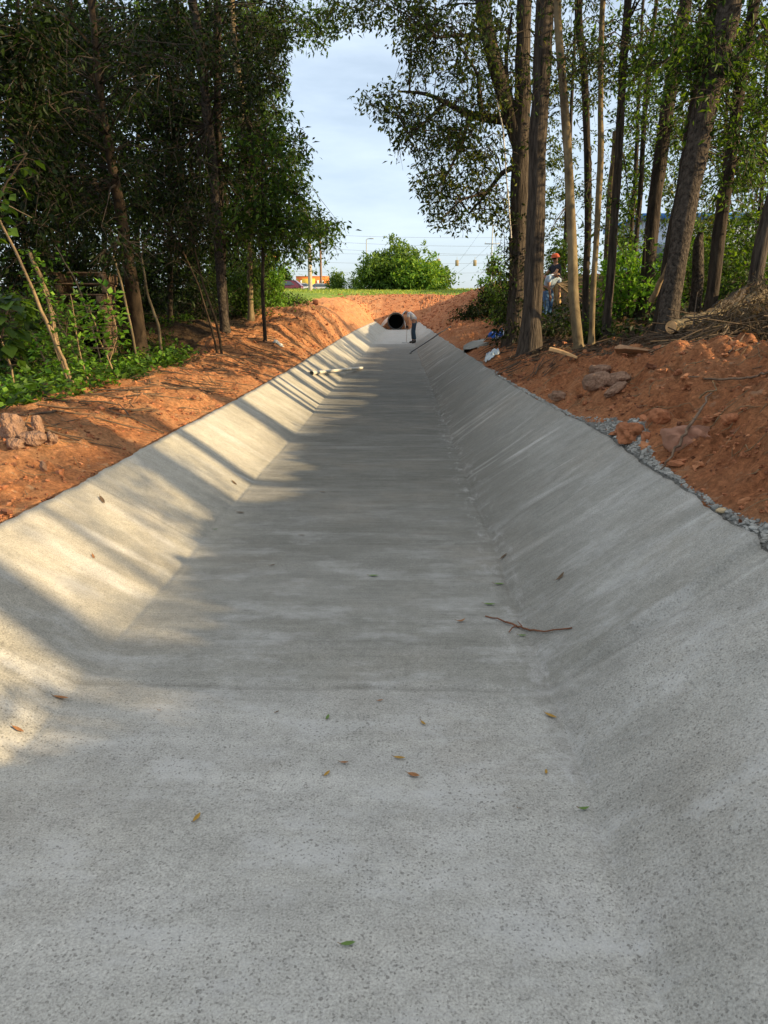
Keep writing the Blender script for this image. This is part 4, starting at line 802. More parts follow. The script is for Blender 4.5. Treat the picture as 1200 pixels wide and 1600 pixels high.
for _ in range(4): g.leaves(C + rng.normal(0, .09, C.shape), D + rng.normal(0, .6, D.shape), rng.uniform(.06, .13, len(C)), 0, .6, 1)
tag(g.build('undergrowth', [LEAF_DARK], smooth=False), 'dark green low undergrowth under the right trees', kind='stuff')
# dead leaf and stick litter
g = Geo(); C = []
for k in range(7000):
    if random.random() < .72: Y = 2.5 + 17 * random.random(); x_ = float(XR(np.array(Y))) + np.interp(Y, [0, 8, 10, 13, 20], [2.0, 1.4, .5, .5, 1]) + abs(random.gauss(0, 2.6))
    else: Y = 6 + 16 * random.random(); x_ = float(XL(np.array(Y))) - 1.2 - abs(random.gauss(0, 1.8))
    C.append([x_, Y, gz(x_, Y) + .012])
C = np.array(C); D = rng.normal(size=(len(C), 3)); D[:, 2] *= .25
g.leaves(C, D, rng.uniform(.04, .10, len(C)), 0, .6, 3)
for k in range(1500):
    if k % 5: Y = 2.6 + 16 * random.random(); x_ = float(XR(np.array(Y))) + np.interp(Y, [0, 8, 9.5, 13, 20], [1.6, 1.2, .15, .3, .6]) + abs(random.gauss(0, 1.9))
    else: Y = 5 + 15 * random.random(); x_ = float(XL(np.array(Y))) - .25 - abs(random.gauss(0, 1.3))
    a = random.gauss(0.35, .5) if k % 3 else random.random() * 3.14; L = random.uniform(.15, .8); z_ = gz(x_, Y); dx, dy = math.cos(a) * L / 2, math.sin(a) * L / 2
    z1, z2 = gz(x_ - dx, Y - dy), gz(x_ + dx, Y + dy); r_ = random.uniform(.003, .009)
    g.tube([[x_ - dx, Y - dy, z1 + r_ + random.random() * .03], [x_ + random.gauss(0, .03), Y + random.gauss(0, .03), max(z_, (z1 + z2) / 2) + r_ + .01], [x_ + dx, Y + dy, z2 + r_ + random.random() * .06]], [r_, r_, r_ * .5], 4, 1, False)
tag(g.build('leaf_litter', [LEAF_DRY, simple('dead_stick', (0.09, 0.06, 0.038), .9, .5, 10)], smooth=False), 'dead leaves and small sticks littering the forest floor', kind='stuff')
# fine roots and straw on the two dirt strips
g = Geo()
for k in range(420):
    if k % 2: Y = 3.5 + 9 * random.random(); x_ = float(XL(np.array(Y))) - .08 - 1.2 * random.random()
    else: Y = 2.2 + 8 * random.random(); x_ = float(XR(np.array(Y))) + .15 + 1.3 * random.random()
    a = random.random() * 6.28; L = random.uniform(.06, .26); pts = []
    for t in np.linspace(-.5, .5, 5): px_, py_ = x_ + math.cos(a) * L * t, Y + math.sin(a) * L * t; a += random.gauss(0, .25); pts.append([px_, py_, gz(px_, py_) + .006 + .012 * random.random()])
    g.tube(pts, [.0015, .0025, .0025, .002, .001], 4, 0, False)
tag(g.build('dirt_roots', TWIG_PALE), 'fine roots and straw lying in the red dirt', kind='stuff')

# brush pile at the right
g = Geo(); BC = at(1150, 520, 7.6)
for k in range(760):
    t = random.random(); u = 1075 + 190 * random.random(); Y = random.uniform(6.7, 9.2)
    p = at(u, 500, Y); zz = gz(p[0], Y) + abs(random.gauss(0, .12)) * (0.3 + 1.0 * sstep(1080, 1180, u)); L = random.uniform(.3, 1.3); a = random.gauss(.25, .45)
    dx, dy, dz = math.cos(a) * L / 2, math.sin(a) * L / 2, random.gauss(0.10, .12) * L; r_ = random.uniform(.002, .007)
    g.tube([[p[0] - dx, Y - dy, max(zz - dz, gz(p[0] - dx, Y - dy))], [p[0] + random.gauss(0, .04), Y, zz + .05], [p[0] + dx, Y + dy, zz + dz]], [r_, r_, r_ * .4], 4, 1, False)
C = []
for k in range(420): u = 1080 + 180 * random.random() ** .7; Y = random.uniform(6.8, 8.6); p = at(u, 500, Y); C.append([p[0], Y, gz(p[0], Y) + abs(random.gauss(.08, .15)) * (0.5 + sstep(1080, 1180, u))])
spray(g, C, .07, 3, 8, .25, .9, 1, 0, .28, .002, False)
tag(g.build('brush_pile', [LEAF_DRY, simple('brush_stick', (0.075, 0.052, 0.032), .9, .5, 10)], smooth=False), 'heap of cut branches and wilted leaves beside the leaning trunk', kind='stuff')

# ------------------------------------------------------------------ wood, logs, rocks
def log(name, label, A, B, ra, rb, bark, group=None, cat='log'):
    A, B = np.array(A), np.array(B); k = 12; P = A + (B - A) * np.linspace(0, 1, k)[:, None]; P[:, 2] += .02 * rng.normal(size=k); P[0] = A
    g = Geo(); g.tube(P, np.linspace(ra, rb, k), 14, 0, False, jit=.1); o = g.build(name, bark); o['label'] = label; o['category'] = cat
    if group: o['group'] = group
    for e, q_ in ((0, P[0]), (1, P[-1])):
        d = (P[0] - P[1]) if e == 0 else (P[-1] - P[-2]); d /= np.linalg.norm(d); g = Geo(); g.tube([q_ - d * .01, q_ + d * .006], [(ra if e == 0 else rb) * .93] * 2, 14); c = g.build('cut_end', WOOD_CUT, o)
    return o
p = at(1049, 511, 8.3); q1 = at(1125, 494, 9.0); q2 = at(1215, 448, 9.8)
log('cut_log', 'long mossy log with an orange cut end lying beside the leaning trunk', p, at(1135, 492, 9.0), .075, .085, BARK_PALE, 'logs by the brush pile')
log('cut_log', 'thick log continuing up to the right edge behind the brush', at(1128, 500, 8.9), at(1225, 446, 9.6), .095, .10, BARK_PALE, 'logs by the brush pile')
log('cut_log', 'short thick log slanting up behind the long mossy one', at(1112, 492, 10.2), at(1168, 458, 11.0), .10, .10, BARK_OAK, 'logs by the brush pile')
log('leaning_pole', 'pale broken pole leaning behind the leaning trunk', at(1018, 470, 11.2), at(1050, 402, 10.8), .045, .025, TWIG_PALE, cat='pole')
def plank(label, A, B, w_, t_, mat, name='split_wood', group='split wood on the right mound', roll=0):
    A, B = np.array(A, float), np.array(B, float); k = 9; d = (B - A) / np.linalg.norm(B - A); sd_ = np.cross(d, [0, 0, 1]); sd_ /= np.linalg.norm(sd_); up_ = np.cross(sd_, d)
    sd2 = sd_ * math.cos(roll) + up_ * math.sin(roll); up2 = np.cross(sd2, d); g = Geo(); V = []
    for i_, t in enumerate(np.linspace(0, 1, k)):
        c = A + (B - A) * t + up_ * .01 * math.sin(3 * t); ww = w_ * (1 - .45 * t ** 3) * (1 + .15 * random.uniform(-1, 1)); tt = t_ * (1 - .5 * t ** 2)
        for a_, b_ in ((-1, -1), (1, -1), (1.0, .8), (.1, 1.25), (-1, .9)): V.append(c + sd2 * a_ * ww / 2 + up2 * b_ * tt / 2)
    i_ = np.arange(k - 1)[:, None] * 5; j_ = np.arange(5)[None]; g.add(V, np.stack([i_ + j_, i_ + (j_ + 1) % 5, i_ + 5 + (j_ + 1) % 5, i_ + 5 + j_], -1).reshape(-1, 4))
    g.add(V[:5], [[4, 3, 2, 1, 0]]); g.add(V[-5:], [[0, 1, 2, 3, 4]]); o = g.build(name, mat, smooth=False); return tag(o, label, 'wood', group)
def gp(u, v, up_=0.0): p_ = ground(u, v); p_[2] += up_; return p_
plank('bright yellow split wood stick left of the tan slender trunk', at(860, 545, 9.2), at(902, 559, 8.9), .05, .04, WOOD_CUT)
plank('long reddish brown plank lying on top of the right mound', at(962, 546, 7.2), at(1024, 551, 7.0), .09, .03, WOOD_OLD, roll=.5)
plank('orange brown plank crossing the long reddish one', at(965, 542, 7.3), at(1010, 553, 7.1), .08, .025, WOOD_OLD, roll=-.3)
plank('pale split log piece behind the mound crest', at(1028, 546, 7.4), at(1075, 549, 7.2), .07, .06, simple('pale_wood', (0.42, 0.32, 0.20), .8, .3, 9))
plank('short pale split piece stacked right of the other pale one', at(1058, 541, 7.5), at(1080, 548, 7.2), .06, .05, simple('pale_wood_b', (0.38, 0.29, 0.18), .8, .3, 9))
def rock(label, u, v, wpx, hpx, dpx=None, mat=ROCKM, rot=0, seed=0, group='rocks in the red dirt', rough=.26, flat=.03, tilt=0, name='rock', emb=0.25):
    p_ = ground(u, v); s_ = pxm(p_[1]); rx, rz_ = wpx / 2 / s_, hpx / 2 / s_; ry = (dpx or wpx * .6) / 2 / s_
    g = Geo(); g.blob((0, 0, 0), (rx, ry, rz_), rotm(0, tilt, rot), 22, 32, rough * 1.15, seed, 0, flat); o = g.build(name, mat); o.location = (p_[0], p_[1] + ry * .5, gz(p_[0], p_[1] + ry * .5) + rz_ * (1 - emb))
    return tag(o, label, 'rock', group)
rock('large pale brown rock at the left edge, tallest of the left rocks', 18, 690, 40, 50, 34, seed=1, tilt=10)
rock('long low rock lying in front of the tallest left rock', 46, 698, 50, 26, 28, seed=2)
rock('upright narrow rock standing behind the long low one', 58, 680, 16, 36, 18, seed=3, tilt=-8)
rock('small flat faced rock at the right end of the left rock group', 80, 699, 22, 22, 18, seed=4, tilt=30)
rock('dark half buried rock below the tallest left rock', 22, 706, 30, 20, 22, seed=5)
rock('small upright stone alone in the shaded left dirt', 67, 736, 12, 20, 10, seed=6)
rock('long rounded rock on the right mound, upper of the touching pair', 963, 600, 48, 22, 26, seed=11, tilt=-14)
rock('rounded rock on the right mound, lower of the touching pair', 932, 612, 44, 28, 28, seed=12, tilt=-14)
rock('small rounded rock above the touching pair', 938, 590, 34, 18, 20, seed=13)
rock('smooth pale rock beside the concrete edge, farthest down the right mound', 873, 628, 34, 18, 22, seed=14)
rock('narrow slanted rock below the touching pair', 962, 620, 40, 16, 18, seed=15, tilt=-35)
rock('big red clay lump sitting beside the concrete edge', 986, 694, 42, 34, 30, ROCK_RED, seed=16, rough=.5)
rock('small red clay lump right of the big red one', 1010, 690, 16, 18, 14, ROCK_RED, seed=17)
rock('largest right rock with a chalky white top', 1078, 690, 80, 44, 50, simple('chalky_rock', (0.30, 0.15, 0.095), .9, .5, 3, .8, bd=.03), seed=18, rough=.4, emb=.5)
rock('small red rock right of the chalky rock', 1140, 668, 26, 20, 20, ROCK_RED, seed=19)
rock('rounded red rock above the chalky rock', 1032, 662, 34, 24, 24, ROCK_RED, seed=24)
rock('yellowish stone wedged in the concrete edge', 1078, 776, 20, 18, 14, simple('sandy_stone', (0.5, 0.38, 0.22), .9, .2, 6), seed=20, emb=.1)
rock('tiny yellowish stone in the concrete crumbs', 985, 722, 12, 9, 9, simple('sandy_stone_b', (0.5, 0.38, 0.22), .9, .2, 6), seed=21, emb=.1)
rock('flat yellow stone lowest along the concrete edge', 1128, 808, 20, 8, 12, simple('sandy_stone_c', (0.48, 0.37, 0.22), .9, .2, 6), seed=22, emb=.1)
rock('dark clod at the crest of the left bank', 493, 476, 9, 9, 9, ROCK_RED, seed=23)
# sticks
def stick(name, label, pts, radii, mat, cat='stick', n=20, forks=()):
    P = np.array(pts, float); t = np.linspace(0, 1, len(P)); s_ = np.linspace(0, 1, n); Q = np.stack([np.interp(s_, t, P[:, k]) for k in range(3)], -1); Q += rng.normal(0, np.mean(radii) * .9, Q.shape) * np.array([1, 1, .4]) * (name in ('dead_branch', 'fallen_twig')); Q += rng.normal(0, np.mean(radii) * .2, Q.shape)
    g = Geo(); g.tube(Q, np.interp(s_, t, radii), 7, jit=.3)
    for f_ in forks: g.tube(np.array(f_[0]), f_[1], 5, jit=.3)
    return tag(g.build(name, mat), label, cat)
def cp(u, v, h=0.0):
    p_ = ground(u, v); p_[2] += h; return p_
DEAD = simple('weathered_branch', (0.15, 0.10, 0.065), .9, .5, 25)
stick('dead_branch', 'thick dark root stick slanting down the right mound by the chalky rock', [gp(1105, 655, .16), gp(1078, 692, .10), gp(1056, 716, .05), gp(1032, 743, .02)], [.005, .009, .008, .004], DEAD)
stick('dead_branch', 'curved thin stick lying high on the right mound', [gp(1090, 632, .02), gp(1105, 626, .05), gp(1120, 620, .03), gp(1112, 612, .07)], [.007, .006, .005, .003], TWIG_PALE)
stick('dead_branch', 'long brown branch half buried near the right edge', [gp(1075, 598, .03), gp(1120, 604, .04), gp(1165, 602, .04), gp(1199, 598, .05)], [.004, .008, .008, .006], DEAD)
RB = simple('reddish_twig', (0.17, 0.07, 0.035), .8, .4, 40)
stick('fallen_twig', 'knobbly reddish twig lying across the channel floor on the right', [cp(759, 968, .006), cp(785, 975, .012), cp(808, 983, .010), cp(822, 989, .012), cp(850, 990, .010), cp(893, 987, .010)], [.003, .0038, .005, .0045, .0035, .003], RB, 'twig', 26,
      [([cp(806, 982, .01), cp(800, 986, .014), cp(795, 993, .006)], [.004, .003, .0022]), ([cp(815, 985, .01), cp(808, 980, .02)], [.003, .001])])
stick('rope', 'pale thin vine hanging from the forked oak limb', [at(775, 155, 13.6), at(786, 200, 13.6), at(790, 260, 13.6), at(795, 320, 13.6), at(799, 372, 13.6)], [.012] * 5, simple('pale_vine', (0.5, 0.47, 0.42), .8), 'vine')

# pallets stacked in the left wood
pm = simple('old_pallet_wood', (0.20, 0.13, 0.075), .9, .45, 10)
pp = at(105, 500, 12.2); pz = gz(pp[0], 12.2)
for k in range(8):
    o = empty('wooden_pallet', (pp[0] + random.uniform(-.04, .04), 12.2, pz + k * .165), 'weathered wooden pallet in the stack behind the saplings', 'pallet', 'stacked pallets in the left wood', R(12 + random.uniform(-3, 3)))
    g = Geo()
    for q_ in range(6): g.box((0, -.5 + q_ * .2, .15), (1.5, .13, .02), None, 0, .003)
    m1 = g.build('deck_boards', pm, o)
    g = Geo(); [g.box((q_, 0, .075), (.09, 1.1, .125), None, 0, .004) for q_ in (-.68, 0, .68)]; m2 = g.build('stringers', pm, o)
    if k == 0: k0 = (m1.data, m2.data)
    else: m1.data, m2.data = k0

# ------------------------------------------------------------------ litter and pipes
pv = simple('white_plastic_pipe', (0.46, 0.44, 0.38), .45, .08, 3, .02)
a = cp(487, 586, .035); b = cp(566, 577, .035); g = Geo(); k = 14; P = a + (b - a) * np.linspace(0, 1, k)[:, None]
P[:, 2] = np.maximum(P[:, 2], np.array([float(HC(np.array([x_]), np.array([y_]))[0]) + .03 for x_, y_ in P[:, :2]])); P[0, 2] = a[2]
g.tube(P, [.032] * k, 14, 0, False); g.tube(P, [.026] * k, 14, 0, False)
o = g.build('plastic_pipe', pv); tag(o, 'long white plastic pipe lying down the left side of the channel', 'pipe')
g = Geo(); d = (P[0] - P[1]) / np.linalg.norm(P[0] - P[1]); g.tube([P[0] - d * .14, P[0] + d * .01], [.040, .040], 14, 0, False); g.build('socket', pv, o)
a = cp(641, 552, .02); b = at(704, 524, a[1] + 3.6); b[2] = max(b[2], gz(b[0], b[1]) + .03)
g = Geo(); P = a + (b - a) * np.linspace(0, 1, 12)[:, None]; P[:, 2] = [max(z_, float(HC(np.array([x_]), np.array([y_]))[0]) + .03 if x_ < float(XR(np.array(y_))) else gz(x_, y_) + .03) for x_, y_, z_ in P]
g.tube(P, [.022] * 12, 8); o = g.build('tool_pole', simple('dark_pole', (0.03, .028, .026), .5, .1)); tag(o, 'dark pole of a concrete tool resting on the right bank near the worker', 'pole')
g = Geo(); g.box(tuple(P[0] + np.array([0, -.1, .0])), (.06, .5, .03), rotm(0, 0, 4), 0, .008); q_ = g.build('float_blade', simple('grey_blade', (.12, .12, .12), .5, .1), o)

def crumple(name, label, cat, c, w_, d_, h_, colfn, mats, seed=0):
    n = 26; xs, yy = np.meshgrid(np.linspace(-.5, .5, n), np.linspace(-.5, .5, n)); zz = h_ * (np.clip(1 - (2 * xs) ** 4, 0, 1) * np.clip(1 - (2 * yy) ** 4, 0, 1)) * (.7 + 1.0 * vnoise(xs * 5 + seed, yy * 5, seed)) + h_ * .5 * vnoise(xs * 11, yy * 11, seed + 1)
    X_ = c[0] + (xs + .10 * vnoise(yy * 4, xs * 2, seed)) * w_; Y_ = c[1] + (yy + .15 * vnoise(xs * 4, yy, seed + 2)) * d_; B = np.array([gz(a_, b_) for a_, b_ in zip(X_.ravel(), Y_.ravel())]).reshape(n, n)
    V = np.stack([X_, Y_, B + np.maximum(zz, 0) + .02], -1).reshape(-1, 3); i_ = np.arange(n - 1)[:, None] * n; j_ = np.arange(n - 1)[None]; Fq = np.stack([i_ + j_, i_ + j_ + 1, i_ + n + j_ + 1, i_ + n + j_], -1).reshape(-1, 4)
    cx, cy = xs[:-1, :-1].ravel(), yy[:-1, :-1].ravel(); m_ = colfn(cx, cy); g = Geo()
    for k in range(len(mats)):
        if (m_ == k).any(): g.add(V, Fq[m_ == k], k)
    return tag(g.build(name, mats, smooth=False), label, cat)
BL = simple('blue_plastic_film', (0.02, 0.10, 0.42), .35, .2, 8); WH = simple('white_plastic_film', (0.62, 0.66, 0.7), .35, .1, 8)
c = at(770, 527, 17.2)
crumple('plastic_wrapper', 'crumpled blue and white plastic bag lying on the side channel', 'plastic bag', (c[0], 17.2), .52, .5, .24, lambda x_, y_: np.where((abs(x_) < .36) & (abs(y_) < .38) & (vnoise(x_ * 8, y_ * 8, 3) > -.33), 0, 1), [BL, WH], 4)
c = ground(765, 563)
crumple('plastic_wrapper', 'small whitish plastic bag at the right edge below the blue one', 'plastic bag', (c[0] + .05, c[1] + .1), .24, .34, .12, lambda x_, y_: np.where(vnoise(x_ * 5, y_ * 5, 8) > .3, 1, 0), [simple('dull_white_film', (0.5, 0.56, 0.58), .35, .2, 8), BL], 9)
RAG = simple('grey_white_scrap', (0.4, 0.42, 0.42), .8, .3, 9)
c = ground(433, 537); crumple('paper_scrap', 'small grey scrap in the left dirt beside the thin sapling', 'scrap', (c[0], c[1] + .1), .2, .25, .06, lambda x_, y_: np.zeros(len(x_), int), [RAG], 5)

# fallen leaves on the concrete, each one a thing
LG = simple('yellow_leaf', (0.33, 0.19, 0.03), .6, .3, 60); LB = simple('brown_leaf', (0.26, 0.12, 0.045), .65, .35, 60); LN = simple('fresh_green_leaf', (0.10, 0.17, 0.035), .5, .25, 60); LD = simple('dark_dead_leaf', (0.10, 0.065, 0.035), .7, .3, 60)
STM = simple('leaf_stalk', (0.2, 0.12, 0.05), .7)
def fallen(u, v, L, ang, mat, label, fold=.3, curl=.25, wd=.36):
    p_ = cp(u, v, 0.003); s_ = pxm(p_[1]); Lm = L / s_ * 1.05
    nx = (HC(np.array([p_[0] + .03]), np.array([p_[1]]))[0] - HC(np.array([p_[0] - .03]), np.array([p_[1]]))[0]) / .06
    k = 9; V = []
    for t in np.linspace(0, 1, k):
        w_ = Lm * wd * .5 * math.sin(math.pi * min(1, t * .93 + .05)) ** .8; zz = curl * Lm * (t - .45) ** 2
        for s in (-1, 0, 1): V.append([(t - .5) * Lm, s * w_ * math.cos(fold), zz + abs(s) * w_ * math.sin(fold)])
    g = Geo(); i_ = np.arange(k - 1)[:, None] * 3; j_ = np.arange(2)[None]; g.add(V, np.stack([i_ + j_, i_ + j_ + 1, i_ + 4 + j_, i_ + 3 + j_], -1).reshape(-1, 4))
    o = g.build('fallen_leaf', mat); g = Geo(); g.tube([[-.5 * Lm, 0, curl * Lm * .2], [-.72 * Lm, .04 * Lm, .004 + curl * Lm * .3]], [.0012, .0008], 4); g.build('stalk', STM, o)
    o.location = p_ + np.array([0, 0, .002]); o.rotation_euler = (0, -math.atan(nx), R(ang)); return tag(o, label, 'leaf', 'fallen leaves on the concrete')
fallen(544, 1489, 28, 10, LN, 'green leaf lying nearest the camera at the bottom'); fallen(308, 1282, 24, 75, LG, 'orange leaf alone at the lower left of the floor')
fallen(624, 1194, 20, -8, LG, 'yellow brown leaf just above the rounded reddish one'); fallen(646, 1220, 22, -20, LB, 'reddish brown leaf with a long stalk in the centre floor', wd=.5); fallen(511, 1213, 18, 62, LG, 'orange leaf left of centre, lower of two close ones')
fallen(538, 1199, 15, 0, LB, 'small orange brown leaf left of centre, upper of two close ones'); fallen(512, 1125, 16, 80, LN, 'yellow green upright leaf in the middle left'); fallen(661, 1139, 15, -60, LG, 'narrow olive leaf in the middle of the floor')
fallen(594, 1097, 11, 20, LB, 'tiny brown leaf just below the pour joint'); fallen(860, 1125, 22, -38, LG, 'tan leaf in the right floor corner below the twig'); fallen(853, 1210, 14, 80, LG, 'small yellow leaf near the right floor corner')
fallen(911, 1275, 20, 10, LN, 'curled yellow green leaf lowest along the right corner', curl=.6); fallen(720, 973, 16, 20, LB, 'curled brown leaf left of the reddish twig', curl=.8); fallen(876, 905, 18, 30, LD, 'dark curved leaf high on the right bank', curl=.6)
fallen(816, 997, 14, 5, LN, 'pale green leaf right under the reddish twig'); fallen(765, 946, 18, -8, LN, 'thin pale leaf above the reddish twig'); fallen(780, 917, 16, 0, LN, 'thin pale leaf farther above the reddish twig')
fallen(787, 873, 14, 20, LD, 'dark leaf in the right corner farthest up'); fallen(96, 1098, 24, 20, LB, 'brown leaf in the left floor corner'); fallen(160, 786, 18, -45, LD, 'dark thin leaf high on the left bank in shade')
fallen(584, 903, 16, 0, LN, 'thin olive leaf in the upper centre floor'); fallen(426, 886, 10, 30, LD, 'tiny dark leaf in the upper left floor'); fallen(505, 770, 8, 0, LD, 'tiny dark fleck of leaf far up the floor'); fallen(337, 829, 8, 20, LN, 'tiny green leaf at the left corner in the shadow edge')
fallen(366, 756, 12, -30, LD, 'thin dark leaf at the left corner above the sunlit part'); fallen(376, 803, 14, -20, LD, 'thin dark leaf at the left corner just inside the shade'); fallen(472, 838, 9, -10, LD, 'tiny dark leaf left of centre far up'); fallen(812, 1270, 8, 0, LD, 'tiny dark seed like leaf near the right corner')
fallen(433, 1116, 9, 50, LD, 'tiny dark leaf left of the yellow green upright one'); fallen(146, 872, 11, -50, LB, 'small brown leaf on the sunlit left bank'); fallen(250, 1118, 6, 0, LB, 'tiny brown leaf below the pour joint on the left'); fallen(30, 1152, 22, -5, LB, 'faded brown leaf flat in the left corner')

# ------------------------------------------------------------------ people
SKIN = simple('skin', (0.30, 0.16, 0.10), .6, .1, 6, .05)
def skin_mesh(name, joints, edges, mat, root, sub=2):
    me = bpy.data.meshes.new(name); me.from_pydata([j[:3] for j in joints], edges, []); me.materials.append(mat)
    o = bpy.data.objects.new(name, me); col.objects.link(o); o.parent = root
    m = o.modifiers.new('skin', 'SKIN'); m.use_smooth_shade = True
    for i, j in enumerate(joints):
        sv = me.skin_vertices[0].data[i]; r = j[3]; sv.radius = (r, r) if not isinstance(r, tuple) else r; sv.use_root = (i == 0)
    s_ = o.modifiers.new('sub', 'SUBSURF'); s_.levels = sub; s_.render_levels = sub
    return o
def person(loc, label, J, shirt, pants, hatm, hair, group=None, rz=0, glove=None, hat='hard'):
    """J gives joints in a local frame: x forward (facing +x), y left, z up"""
    o = empty('person', loc, label, 'person', group, rz)
    g_ = lambda k: tuple(J[k])
    names = ['pelvis', 'waist', 'chest', 'neck', 'headb', 'head']; rad = [.13, .125, .14, .055, .075, .088]
    js = [(*g_(n), r) for n, r in zip(names, rad)]; ed = [(0, 1), (1, 2), (2, 3), (3, 4), (4, 5)]
    for s in 'lr':
        b = len(js)
        for n, r in (('hip', .095), ('knee', .06), ('ankle', .042), ('toe', .035)): js.append((*g_(n + s), r))
        ed += [(0, b), (b, b + 1), (b + 1, b + 2), (b + 2, b + 3)]
        b = len(js)
        for n, r in (('sh', .06), ('el', .042), ('wr', .03), ('hand', .034)): js.append((*g_(n + s), r))
        ed += [(2, b), (b, b + 1), (b + 1, b + 2), (b + 2, b + 3)]
        wv = np.array(g_('wr' + s)); hv = np.array(g_('hand' + s)); d = hv - wv; d /= np.linalg.norm(d); sdv = np.cross(d, [0, 1, .2]); sdv /= np.linalg.norm(sdv)
        for f_ in range(5):                      # four curled fingers and a thumb
            off = (f_ - 1.5) * .018 if f_ < 4 else -.045; L = (.07, .08, .075, .06, .05)[f_]; st = hv if f_ < 4 else (hv * .6 + wv * .4)
            a_ = st + sdv * off + d * .02; b_ = a_ + d * L * .6; c_ = b_ + d * L * .3 + np.array([-.02, 0, -.01])
            k = len(js); js += [(*a_, .010), (*b_, .009), (*c_, .008)]; ed += [(b + 3, k), (k, k + 1), (k + 1, k + 2)]
    skin_mesh('body', js, ed, SKIN if glove is None else SKIN, o)
    P_ = [(*J['pelvis'], .155), (*(np.array(J['pelvis']) * .4 + np.array(J['waist']) * .6), .145)]; E_ = [(0, 1)]
    for s in 'lr':
        b = len(P_); P_ += [(*J['hip' + s], .118), (*(np.array(J['hip' + s]) * .5 + np.array(J['knee' + s]) * .5), .10), (*J['knee' + s], .082), (*(np.array(J['ankle' + s]) + np.array([0, 0, .06])), .07)]; E_ += [(0, b), (b, b + 1), (b + 1, b + 2), (b + 2, b + 3)]
    skin_mesh('trousers', P_, E_, pants, o)
    S_ = [(*J['chest'], .175), (*J['waist'], .155), (*(np.array(J['pelvis']) * .95 + np.array(J['waist']) * .05), .168), (*(np.array(J['chest']) * .55 + np.array(J['neck']) * .45), .10)]; E_ = [(0, 1), (1, 2), (0, 3)]
    for s in 'lr':
        b = len(S_); S_ += [(*J['sh' + s], .085), (*(np.array(J['sh' + s]) * .4 + np.array(J['el' + s]) * .6), .065)]; E_ += [(0, b), (b, b + 1)]
    skin_mesh('shirt', S_, E_, shirt, o)
    BT = simple('work_boot', (0.03, 0.028, 0.026), .7, .2)
    for s in 'lr': a_ = np.array(J['ankle' + s]); t_ = np.array(J['toe' + s]); skin_mesh('boot', [(*(a_ + [0, 0, .09]), .06), (*(a_ + [0, 0, -.02]), .062), (*((a_ + t_) / 2 + [0, 0, -.005]), .055), (*t_, .048)], [(0, 1), (1, 2), (2, 3)], BT, o)
    if glove is not None:
        for s in 'lr': h_ = np.array(J['hand' + s]); w_ = np.array(J['wr' + s]); skin_mesh('glove', [(*w_, .045), (*h_, .052), (*(h_ + (h_ - w_) * .7), .035)], [(0, 1), (1, 2)], glove, o)
    hd = np.array(J['head']); ax = hd - np.array(J['headb']); ax /= np.linalg.norm(ax); fw = np.array(J['face']); fw = fw / np.linalg.norm(fw); sd_ = np.cross(ax, fw); M_ = np.stack([fw, sd_, ax], 1)
    def loc_(x_, y_, z_): return hd + M_ @ np.array([x_, y_, z_])
    g = Geo(); g.blob(loc_(-.012, 0, .02), (.098, .085, .10), M_, 10, 14, .03, 1); g.build('hair', hair, o)
    g = Geo(); g.blob(loc_(.10, 0, -.03), (.02, .014, .024), M_, 7, 8, .05); [g.blob(loc_(0, s * .088, -.02), (.022, .01, .032), M_, 7, 8, .05) for s in (-1, 1)]
    g.build('nose_and_ears', SKIN, o); g = Geo(); [g.blob(loc_(.086, s * .034, 0), (.008, .013, .007), M_, 6, 8, .02) for s in (-1, 1)]; g.blob(loc_(.088, 0, -.062), (.008, .026, .005), M_, 6, 8, .02); g.build('eyes_and_mouth', simple('dark_feature', (.03, .02, .018), .5), o)
    if hatm is not None:
        g = Geo(); th = np.linspace(0, 2 * np.pi, 20, endpoint=False); rings = []
        prof_ = [(.150, .02), (.118, .035), (.115, .07), (.098, .115), (.06, .143), (.003, .152)] if hat == 'hard' else [(.105, .03), (.105, .06), (.095, .095), (.06, .118), (.003, .124)]
        V = np.array([[loc_(r_ * math.cos(t) * (1.15 + (.18 if (k_ == 0 and math.cos(t) > .3) else 0)), r_ * math.sin(t), z_) for t in th] for k_, (r_, z_) in enumerate(prof_)]); n_ = len(prof_)
        i_ = np.arange(n_ - 1)[:, None] * 20; j_ = np.arange(20)[None]; g.add(V.reshape(-1, 3), np.stack([i_ + j_, i_ + (j_ + 1) % 20, i_ + 20 + (j_ + 1) % 20, i_ + 20 + j_], -1).reshape(-1, 4))
        if hat == 'cap': g.box(tuple(loc_(.15, 0, .035)), (.11, .14, .012), M_, 0, .004)
        g.build('hard_hat' if hat == 'hard' else 'cap', hatm, o)
    return o
DENIM = simple('dark_denim', (0.025, 0.048, 0.075), .85, .3, 9); GREY = simple('light_grey_shirt', (0.42, 0.43, 0.45), .85, .15, 7); BLK = simple('black_glove', (.02, .02, .02), .8)
HAIRM = simple('dark_hair', (.02, .015, .012), .7)
J1 = dict(pelvis=(-.05, 0, .98), waist=(.0, 0, 1.12), chest=(.14, 0, 1.30), neck=(.27, 0, 1.38), headb=(.33, 0, 1.38), head=(.39, 0, 1.36), face=(.55, 0, -.8),
          hipl=(-.05, .10, .95), hipr=(-.05, -.10, .95), kneel=(-.03, .12, .52), kneer=(.05, -.11, .52), anklel=(-.10, .13, .10), ankler=(.03, -.13, .10), toel=(.08, .15, .04), toer=(.21, -.14, .04),
          shl=(.20, .19, 1.30), shr=(.20, -.19, 1.30), ell=(.20, .24, 1.03), elr=(.26, -.22, 1.02), wrl=(.26, .17, .82), wrr=(.28, -.18, .77), handl=(.28, .15, .75), handr=(.29, -.17, .70))
p1 = ground(643, 537)
